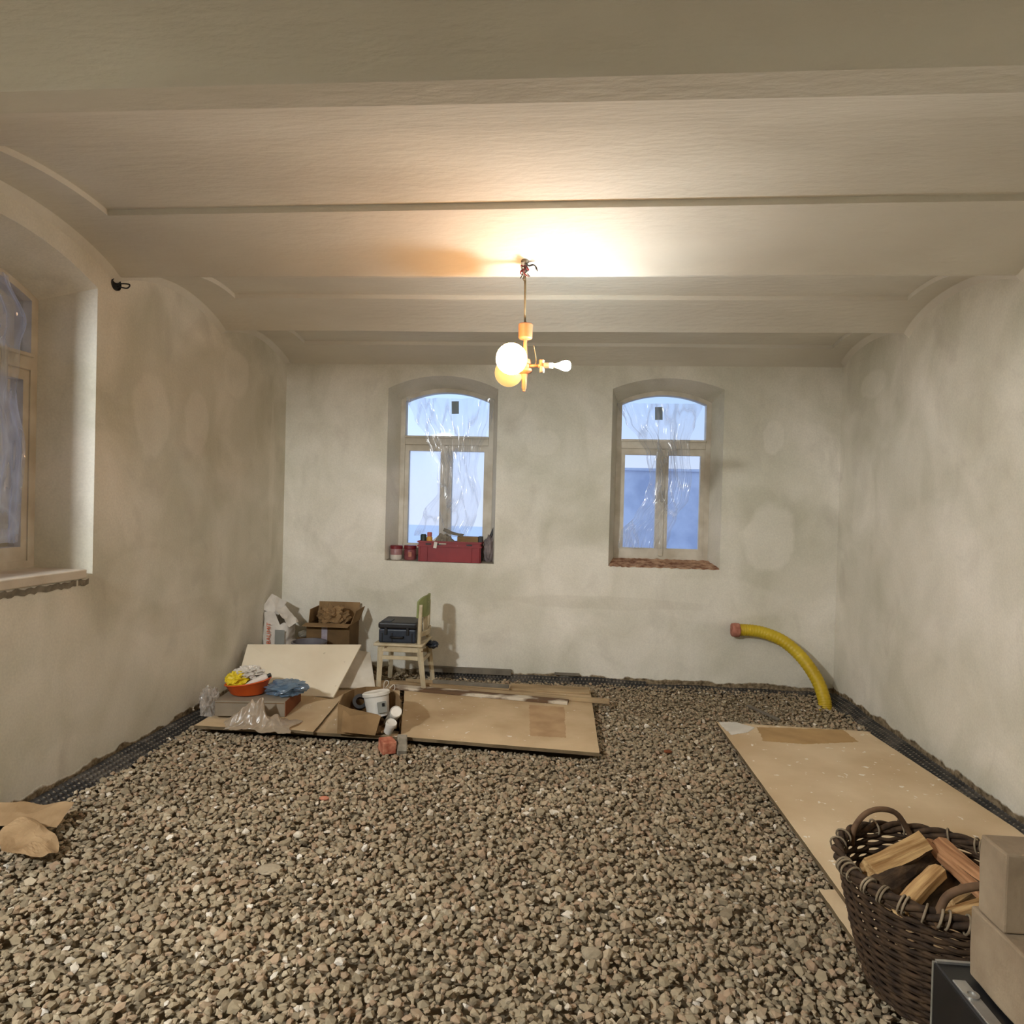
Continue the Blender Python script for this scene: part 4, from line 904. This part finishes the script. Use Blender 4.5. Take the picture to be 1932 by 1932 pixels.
# ---------------------------------------------------------------- yellow duct
dp = spline([(2.06, 5.44, -.02), (2.055, 5.47, .08), (2.02, 5.55, .22), (1.93, 5.66, .37), (1.80, 5.74, .48), (1.64, 5.78, .535), (1.50, 5.79, .545), (1.455, 5.79, .543)], 150)
duct = thing('duct', (0, 0, 0), 0, 'yellow corrugated duct curving up out of the gravel in the right corner', 'pipe')
V, Fc = [], []; rad = [0.050 + 0.0022 * math.sin(i * 1.9) for i in range(len(dp))]; tube_geo(V, Fc, dp, rad, 24); raw('duct_hose', V, Fc, M['pipe'], duct, True)
ev = [dp[-1] + Vector((x, 0, 0)) for x in (.008, 0, -.03, -.055, -.06)]; V, Fc = [], []; tube_geo(V, Fc, ev, [.054, .058, .059, .056, .035], 20)
for i, v in enumerate(V): v += Vector((0, 0, 0)) + Vector(noise.noise_vector(v * 40)) * .004
raw('end_cover', V, Fc, M['pipe_end'], duct, True)

# ---------------------------------------------------------------- red crate and jars on the sill
cr_ = thing('crate', (-1.068, 5.925, 1.034), 0.0, 'red plastic crate of paint things on the left back window sill', 'crate')
cwid, cdep, chh = .565, .15, .185
def crate_mesh():
    bm = bmesh.new(); t = .008
    bx(bm, (0, 0, t / 2), (cwid - .02, cdep - .01, t))
    for sy in (-1, 1): bx(bm, (0, sy * (cdep / 2 - t / 2), chh / 2), (cwid - .012, t, chh))
    for sx in (-1, 1): bx(bm, (sx * (cwid / 2 - t / 2), 0, chh / 2), (t, cdep - 2 * t, chh))
    for z in (chh - .008, chh - .045):
        bx(bm, (0, -cdep / 2 - .003, z), (cwid + .012, .012, .014)); bx(bm, (0, cdep / 2 + .003, z), (cwid + .012, .012, .014))
        for sx in (-1, 1): bx(bm, (sx * (cwid / 2 + .002), 0, z), (.012, cdep + .012, .014))
    for x in (-.27, -.20, .20, .27): bx(bm, (x, -cdep / 2 - .002, chh / 2 - .02), (.008, .010, chh - .05))
    return bm
frombm('crate_body', crate_mesh(), M['red'], cr_)
for x in (-.19, -.10, .18): box('hand_slot', (x + .0, -cdep / 2 - .0015, chh - .028), (.05, .004, .012), M['black'], cr_)
box('paper_tag', (-.125, -cdep / 2 - .012, chh - .035), (.03, .003, .055), M['white_pl'], cr_, (0, .15, 0), bev=.001)
box('handle_insert', (-.06, -cdep / 2 - .012, chh - .022), (.065, .003, .010), M['frame'], cr_)
zc_ = 1.034 + .010
bt = thing('spray_can', (-1.265, 5.925, zc_), 0, 'yellow and red can standing in the left end of the red crate', 'can')
lathe('can_body', [(.026, 0), (.027, .004), (.027, .20), (.020, .212)], mat('can_yellow', (206, 150, 60), (216, 164, 72), 9, .4), bt, 24)
lathe('can_cap', [(.022, .212), (.022, .245), (.018, .25), (.001, .25)], mat('can_red', (170, 60, 60), (196, 120, 116), 9, .4), bt, 24)
bt = thing('spray_can', (-1.325, 5.945, zc_), 0, 'dark green can behind the yellow one in the red crate', 'can')
lathe('can_body', [(.026, 0), (.028, .004), (.028, .22), (.02, .23), (.001, .23)], mat('can_dark', (40, 54, 48), (50, 64, 58), 9, .4), bt, 24)
o = box('carton_packet', (0, 0, 0), (.19, .075, .22), M['card'], None, bev=.003); o.location = (-.912, 5.935, zc_ + .111); tag(o, 'brown cardboard packet in the right end of the red crate', 'box')
o = box('black_packet', (0, 0, 0), (.035, .08, .225), M['black'], None, bev=.003); o.location = (-.798, 5.938, zc_ + .113); tag(o, 'narrow black packet at the right end of the red crate', 'box')
tag(blob('rag', (-1.13, 5.93, zc_ + .13), (.18, .09, .20), M['concrete'], 41, .4, 2.4), 'grey crumpled cloth and tools in the middle of the red crate', 'rag')
bt = thing('glue_tube', (-1.215, 5.935, zc_ + .18), .2, 'white tube with a dark nozzle poking out of the red crate', 'tube'); mt_ = rotm((0, .9, 0))
lathe('tube_body', [(.012, -.04), (.014, .03), (.008, .04)], M['white_pl'], bt, 14, mt_); lathe('nozzle', [(.006, .04), (.003, .07)], M['black'], bt, 10, mt_)
o = crumple_sheet('foil_lid', .19, .10, (-1.05, 5.93, zc_ + .245), (.25, .25, .1), M['concrete'], None, .01, 9, 6, 20); tag(o, 'grey metal dish tilted on the tools in the red crate', 'dish')
for q, (px, r, h, mts, lab) in enumerate(((748, .055, .125, (M['paper'], M['darkred']), 'pale half-empty jar with a red lid at the left end of the sill'), (774, .055, .130, (mat('jar_red', (120, 56, 62), (150, 92, 92), 14, .4), M['darkred']), 'dark red jar beside the red crate on the sill'))):
    X = on_y(5.93, px, 1040).x; j = thing('jar', (X, 5.93, 1.036), 0, lab, 'jar')
    if q == 0:
        lathe('jar_body', [(r * .86, 0), (r, .01), (r, .045)], M['paper'], j, 28); lathe('jar_glass', [(r, .045), (r, h * .8), (r * .9, h * .86)], mat('jar_pink', (150, 108, 108), (164, 122, 120), 9, .3), j, 28)
    else:
        lathe('jar_body', [(r * .86, 0), (r, .01), (r, h * .7), (r * .9, h * .78)], mts[0], j, 28); box('jar_label', (.012, -r - .001, .055), (.03, .004, .045), M['pipe_end'], j)
    lathe('jar_lid', [(r * .98, h * .78), (r * 1.03, h * .8), (r * 1.03, h), (r * .95, h + .004), (.001, h + .004)], mts[1], j, 28)
tag(blob('work_glove', (-.725, 5.95, 1.15), (.09, .10, .26), mat('glove_grey', (112, 104, 104), (136, 126, 124), 9, .9), 44, .25, 1.6, flat=1.036), 'grey work glove propped between the red crate and the window jamb', 'glove')
tag(box('trowel_blade', (-.70, 5.97, 1.30), (.025, .02, .12), M['black'], None, (0, .4, 0), bev=.004), 'dark tool tip leaning at the right jamb above the glove', 'tool')

# ---------------------------------------------------------------- ceiling lamp
LX, LY = -0.259, 3.49
zt = zceil(LX, LY)
lp = thing('ceiling_lamp', (LX, LY, 2.295), 0, 'old hanging lamp with two glowing globes and one bare bulb', 'lamp')
tube('cord', [(-.012, 0, zt - 2.295 - .02), (-.008, 0, .42), (-.004, 0, .22)], .0055, M['cable'], lp, 8)
tube('wire', spline([(-.004, 0, .235), (.008, 0, .225), (.022, 0, .21), (.024, 0, .19)], 12), .0022, M['cable'], lp, 6)
lathe('canopy', [(.001, .138), (.030, .140), (.036, .146), (.038, .215), (.034, .22), (.001, .22)], M['lampwood'], lp, 32)
lathe('stem', [(.009, .138), (.010, .10), (.014, .06), (.016, .03)], M['lampwood'], lp, 24)
lathe('hub', [(.016, .035), (.030, .032), (.034, .022), (.034, .010), (.026, .006), (.028, -.012), (.040, -.018), (.042, -.030), (.034, -.038), (.018, -.045), (.014, -.06), (.012, -.12), (.008, -.125), (.007, -.135), (.001, -.136)], M['lampwood'], lp, 32)
gA = on_y(3.33, 965, 677) - lp.location; gB = on_y(3.66, 960, 703) - lp.location; bC = on_y(3.49, 1067, 690) - lp.location
MA = emit('glowing_globe', WARM, GLOBE_A); MB = emit('dimmer_globe', (1.0, .56, .20), GLOBE_B); MB.node_tree.nodes['Principled BSDF'].inputs['Base Color'].default_value = (0.30, 0.17, 0.05, 1)
def sphere(name, c, r, mt, parent, sub=3):
    bm = bmesh.new(); bmesh.ops.create_icosphere(bm, subdivisions=sub, radius=r, matrix=Matrix.Translation(c)); return frombm(name, bm, mt, parent, True)
for g, mg, lab in ((gA, MA, 'bright white glowing globe'), (gB, MB, 'dimmer yellow globe')):
    d = Vector((g.x, g.y, 0)).normalized(); am = tube('arm', [d * .02, d * .06], .008, M['lampwood'], lp, 10)
    tube('lamp_holder', [d * .055, d * .085], .022, M['lampwood'], am, 16)
    s = sphere('lamp_shade', g, .079, mg, lp); s['label'] = lab
d = Vector((1, 0, 0)); am = tube('arm', [d * .02, d * .075], .008, M['lampwood'], lp, 10)
tube('lamp_holder', [(.09, 0, .03), (.09, 0, .028), (.09, 0, -.002)], .014, M['lampwood'], am, 16)
tube('bracket', [(.072, 0, .0), (.10, 0, .0)], .010, M['lampwood'], am, 12)
tube('bracket', [(.092, 0, .0), (.092, 0, -.035)], .013, M['socket'], am, 12)
tube('socket', [(.10, 0, .002), (.150, 0, .002)], .015, M['socket'], lp, 16)
tube('wire', spline([(.045, 0, .11), (.055, 0, .06), (.06, 0, .02), (.05, 0, .0)], 12), .0022, M['cable'], lp, 6)
tube('bulb_base', [(.150, 0, .002), (bC.x - .040, bC.y, bC.z)], .0125, M['white_pl'], lp, 14)
bl = lathe('light_bulb', [(.013, -.042), (.015, -.034), (.023, -.018), (.028, .0), (.026, .014), (.017, .025), (.001, .028)], emit('bare_bulb', BULB_COL, BULB), lp, 20, Matrix.Translation(bC) @ rotm((0, PI / 2, 0))); bl['label'] = 'bare bright cool white bulb'
# hook with wire tangle
hk = thing('wire_tangle', (LX - .012, LY, zt), 0, 'tangle of old wires at the lamp hook in the ceiling', 'wires')
rnd = random.Random(4)
lathe('ceiling_hook', [(.022, .012), (.022, -.004), (.006, -.02), (.006, -.05)], M['concrete'], hk, 16)
for k in range(9):
    c0 = Vector((rnd.uniform(-.008, .008), rnd.uniform(-.01, .01), rnd.uniform(-.03, -.005))); P_ = [c0]
    for _ in range(4): P_.append(P_[-1] + Vector((rnd.uniform(-.022, .026), rnd.uniform(-.022, .022), rnd.uniform(-.03, .012))))
    for q in P_: q.z = min(q.z, -.006)
    tube('wire_end', spline(P_, 14), .0028, M['black'] if k % 3 else M['red'], hk, 6)
tube('insulator', [(.002, 0, -.045), (.002, 0, -.075)], .011, M['white_pl'], hk, 12); tube('insulator', [(-.01, -.01, -.01), (-.012, -.01, -.04)], .010, M['white_pl'], hk, 12)
tube('insulator', [(0, 0, -.075), (0, 0, -.10)], .007, M['cable'], hk, 10)

# junction hole at left wall
p = on_x(XL, 218, 536)
jb = thing('junction_box', (XL, p.y, p.z), 0, 'round black junction box with a cable loop high on the left wall', 'junction box')
lathe('box_rim', [(.001, .003), (.030, .003), (.034, .010), (.037, .010), (.037, .0)], M['black'], jb, 28, rotm((0, PI / 2, 0)))
tube('cable_loop', spline([(.005, -.005, .0), (.05, .01, .005), (.075, .015, .0), (.06, .012, -.02), (.01, 0, -.012)], 24), .004, M['black'], jb, 8)

# ---------------------------------------------------------------- black box, blocks
bb = thing('black_case', (1.21, 1.36, 0.046), 0, 'black box with a silver edge rail under the stone blocks', 'case')
bm = bmesh.new(); bx(bm, (0, 0, .205), (.57, .72, .41), bev=.006, seg=2); frombm('case_body', bm, M['black'], bb)
box('edge_rail', (-.262, -.02, .412), (.03, .62, .005), M['metal'], bb, bev=.001)
lathe('rail_ring', [(.009, .0), (.016, .0), (.016, .004), (.009, .004), (.009, 0)], M['metal'], bb, 24, Matrix.Translation((-.262, .24, .414)), cap=False)
box('back_rim', (0, .355, .413), (.56, .008, .006), M['metal'], bb); box('corner_rim', (-.283, .358, .205), (.006, .006, .41), M['socket'], bb)
def blockm(name, c, s, label, seed):
    bm = bmesh.new(); bx(bm, (0, 0, 0), s, bev=.005, seg=2)
    bmesh.ops.subdivide_edges(bm, edges=[e for e in bm.edges if e.calc_length() > .05], cuts=10, use_grid_fill=True)
    for v in bm.verts: v.co += Vector(noise.noise_vector(v.co * 14 + Vector((seed, 0, 0)))) * .0025
    o = frombm(name, bm, M['block']); o.location = c; return tag(o, label, 'block', 'stone blocks stacked on the black box')
blockm('stone_block', (.982 + .18, 1.67 - .175, .4625 + .085), (.36, .35, .165), 'lower beige stone block of the stack at the right edge', 1)
blockm('stone_block', (.986 + .18, 1.652 - .047, .63 + .0915), (.36, .094, .178), 'upper beige stone block standing on edge at the right edge', 2)

# ---------------------------------------------------------------- firewood basket
BX, BY, BZ = 1.195, 2.20, 0.0455
bk = thing('wicker_basket', (BX, BY, BZ), 0, 'dark round wicker basket full of firewood beside the stone blocks', 'basket')
HB = .385
def rad_at(t): return .185 + (.285 - .185) * (t ** .75)
nst = 30; V, Fc = [], []; rowsn = 30
for r_ in range(rowsn):
    t = (r_ + .5) / rowsn; R_ = rad_at(t); ph = PI * (r_ % 2); pts = []
    for k in range(nst * 6):
        a = 2 * PI * k / (nst * 6); rr = R_ + .0065 * math.cos(nst * a / 2 * 2 / 2 + ph) + .003 * noise.noise(Vector((math.cos(a) * 3, math.sin(a) * 3, r_)))
        pts.append((rr * math.cos(a), rr * math.sin(a), t * HB + .002 * noise.noise(Vector((math.cos(a) * 4, math.sin(a) * 4, r_ + 7)))))
    tube_geo(V, Fc, pts, .0068, 6, True)
for k in range(nst):
    a = 2 * PI * k / nst + .1; tube_geo(V, Fc, [((rad_at(t)) * math.cos(a), (rad_at(t)) * math.sin(a), t * HB) for t in (0, .2, .4, .6, .8, 1.0)], .005, 6)
raw('basket_weave', V, Fc, M['wicker'], bk, True)
lathe('basket_base', [(.001, .004), (.186, .004), (.19, .012), (.186, .02), (.001, .02)], M['wicker'], bk, 40)
V, Fc = [], []
for s in range(3):
    pts = []
    for k in range(240):
        a = 2 * PI * k / 240; b_ = 9 * a * 1.0 + s * 2 * PI / 3; rr = .290 + .011 * math.cos(b_); pts.append((rr * math.cos(a), rr * math.sin(a), HB + .006 + .011 * math.sin(b_)))
    tube_geo(V, Fc, pts, .0095, 8, True)
raw('basket_rim', V, Fc, M['wicker'], bk, True)
rnd = random.Random(9)
for k in range(30):
    V, Fc = [], []; a = rnd.uniform(0, 2 * PI) if k > 14 else PI * 1.0 + k * .12 + rnd.uniform(-.05, .05)
    loop = []
    for j in range(14):
        b_ = 2 * PI * j / 14; rr = .290 + .024 * math.cos(b_); aa = a + .02 * math.sin(b_); loop.append((rr * math.cos(aa), rr * math.sin(aa), HB + .004 + .026 * math.sin(b_)))
    tube_geo(V, Fc, loop, .0035, 5, True); raw('rim_binding', V, Fc, M['wicker_pale'], bk, True)
# handles: back-left and front-right
def Lb(v): return v - bk.location
ha = [Vector((1.010, 2.40, .40)), Vector((1.020, 2.41, .455)), Vector((1.06, 2.42, .505)), Vector((1.115, 2.43, .522)), Vector((1.175, 2.445, .505)), Vector((1.215, 2.455, .455)), Vector((1.245, 2.46, .40))]
tube('basket_handle', spline([Lb(v) for v in ha], 30), .0095, M['handle'], bk, 10)
hb = [Vector((1.055, 1.955, .40)), Vector((1.062, 1.95, .45)), Vector((1.09, 1.955, .495)), Vector((1.15, 1.95, .525)), Vector((1.23, 1.95, .53)), Vector((1.30, 1.96, .50)), Vector((1.335, 1.965, .40))]
tube('basket_handle', spline([Lb(v) for v in hb], 30), .011, M['handle'], bk, 10)
def log(a, b, r, kind, label, seed, roll=0.0, flat=.6):
    """split log: wedge section, bark on the round side"""
    a, b = Vector(a), Vector(b); d = b - a; ln = d.length; rnd = random.Random(seed)
    sec = []
    for k in range(7): an = math.radians(-65 + 130 * k / 6); sec.append((r * math.cos(an), r * math.sin(an) * 1.0, 1))
    sec += [(-r * .25, r * .45, 0), (-r * flat, 0.0 + rnd.uniform(-.2, .2) * r, 0), (-r * .3, -r * .5, 0)]
    n = 14; m_ = len(sec); V, Fc, mi = [], [], []
    for i in range(n + 1):
        t = i / n; z = (t - .5) * ln
        for k, (x, y, bk_) in enumerate(sec):
            q = Vector((x * 20, y * 20, z * 9 + seed)); j = 1 + .12 * noise.noise(q) + (.05 * noise.noise(q * 3))
            bend = .006 * math.sin(t * 3 + seed)
            V.append((x * j + bend, y * j, z + (rnd.uniform(-.004, .004) if i in (0, n) else 0)))
    for i in range(n):
        for k in range(m_):
            k2 = (k + 1) % m_; Fc.append((i * m_ + k, i * m_ + k2, (i + 1) * m_ + k2, (i + 1) * m_ + k)); mi.append(1 if sec[k][2] and sec[k2][2] else 0)
    Fc.append(tuple(reversed(range(m_)))); mi.append(0); Fc.append(tuple(n * m_ + k for k in range(m_))); mi.append(0)
    o = raw('firewood_log', V, Fc, M[kind]); o.data.materials.append(M['bark'])
    if len(o.data.polygons) == len(mi):
        for p_, q in zip(o.data.polygons, mi): p_.material_index = q
    zx = d.normalized(); up = Vector((0, 0, 1.0 if kind == 'bark' else -1.0)); xx = (up - zx * up.dot(zx)).normalized(); yy = zx.cross(xx)
    rq = Matrix((xx, yy, zx)).transposed().to_4x4() @ Matrix.Rotation(roll, 4, 'Z'); o.matrix_world = Matrix.Translation((a + b) / 2) @ rq
    return tag(o, label, 'firewood', 'split logs in the wicker basket')
log(on_z(.455, 1634, 1634), on_z(.475, 1738, 1590), .042, 'wood', 'thick yellow log lying across the back of the basket under the tall handle', 1, roll=-0.3, flat=.8)
log(on_z(.40, 1655, 1690), on_z(.40, 1752, 1618), .050, 'bark', 'dark bark-covered log below the thick yellow one', 2, roll=0.2)
log(on_z(.42, 1700, 1712), on_z(.44, 1772, 1640), .030, 'wood', 'light yellow split log slanting through the middle of the basket', 3, roll=0.3, flat=.4)
log(on_z(.405, 1634, 1652), on_z(.405, 1678, 1700), .024, 'wood', 'pale split log along the left inner rim of the basket', 4, roll=-0.5, flat=.4)
log(on_z(.45, 1752, 1590), on_z(.43, 1865, 1690), .026, 'wood_red', 'long reddish split log in the middle of the right side', 5, roll=0.5, flat=.5)
log(on_z(.46, 1775, 1590), on_z(.44, 1880, 1672), .036, 'wood_red', 'reddish bark-edged log at the back right of the basket', 6, roll=-0.6)
log(on_z(.445, 1778, 1722), on_z(.455, 1880, 1694), .026, 'wood', 'pale split log at the front rim beneath the near handle', 7, roll=0.2, flat=.4)
log(on_z(.36, 1730, 1722), on_z(.38, 1800, 1650), .040, 'bark', 'dark log deep in the middle of the basket', 8, roll=.1)
log(on_z(.38, 1790, 1700), on_z(.38, 1862, 1660), .034, 'wood', 'short yellow log beneath the near handle', 9, roll=0.3)
log(on_z(.33, 1680, 1722), on_z(.33, 1790, 1728), .034, 'wood', 'log lying low along the front inside of the basket', 10, roll=-.2)
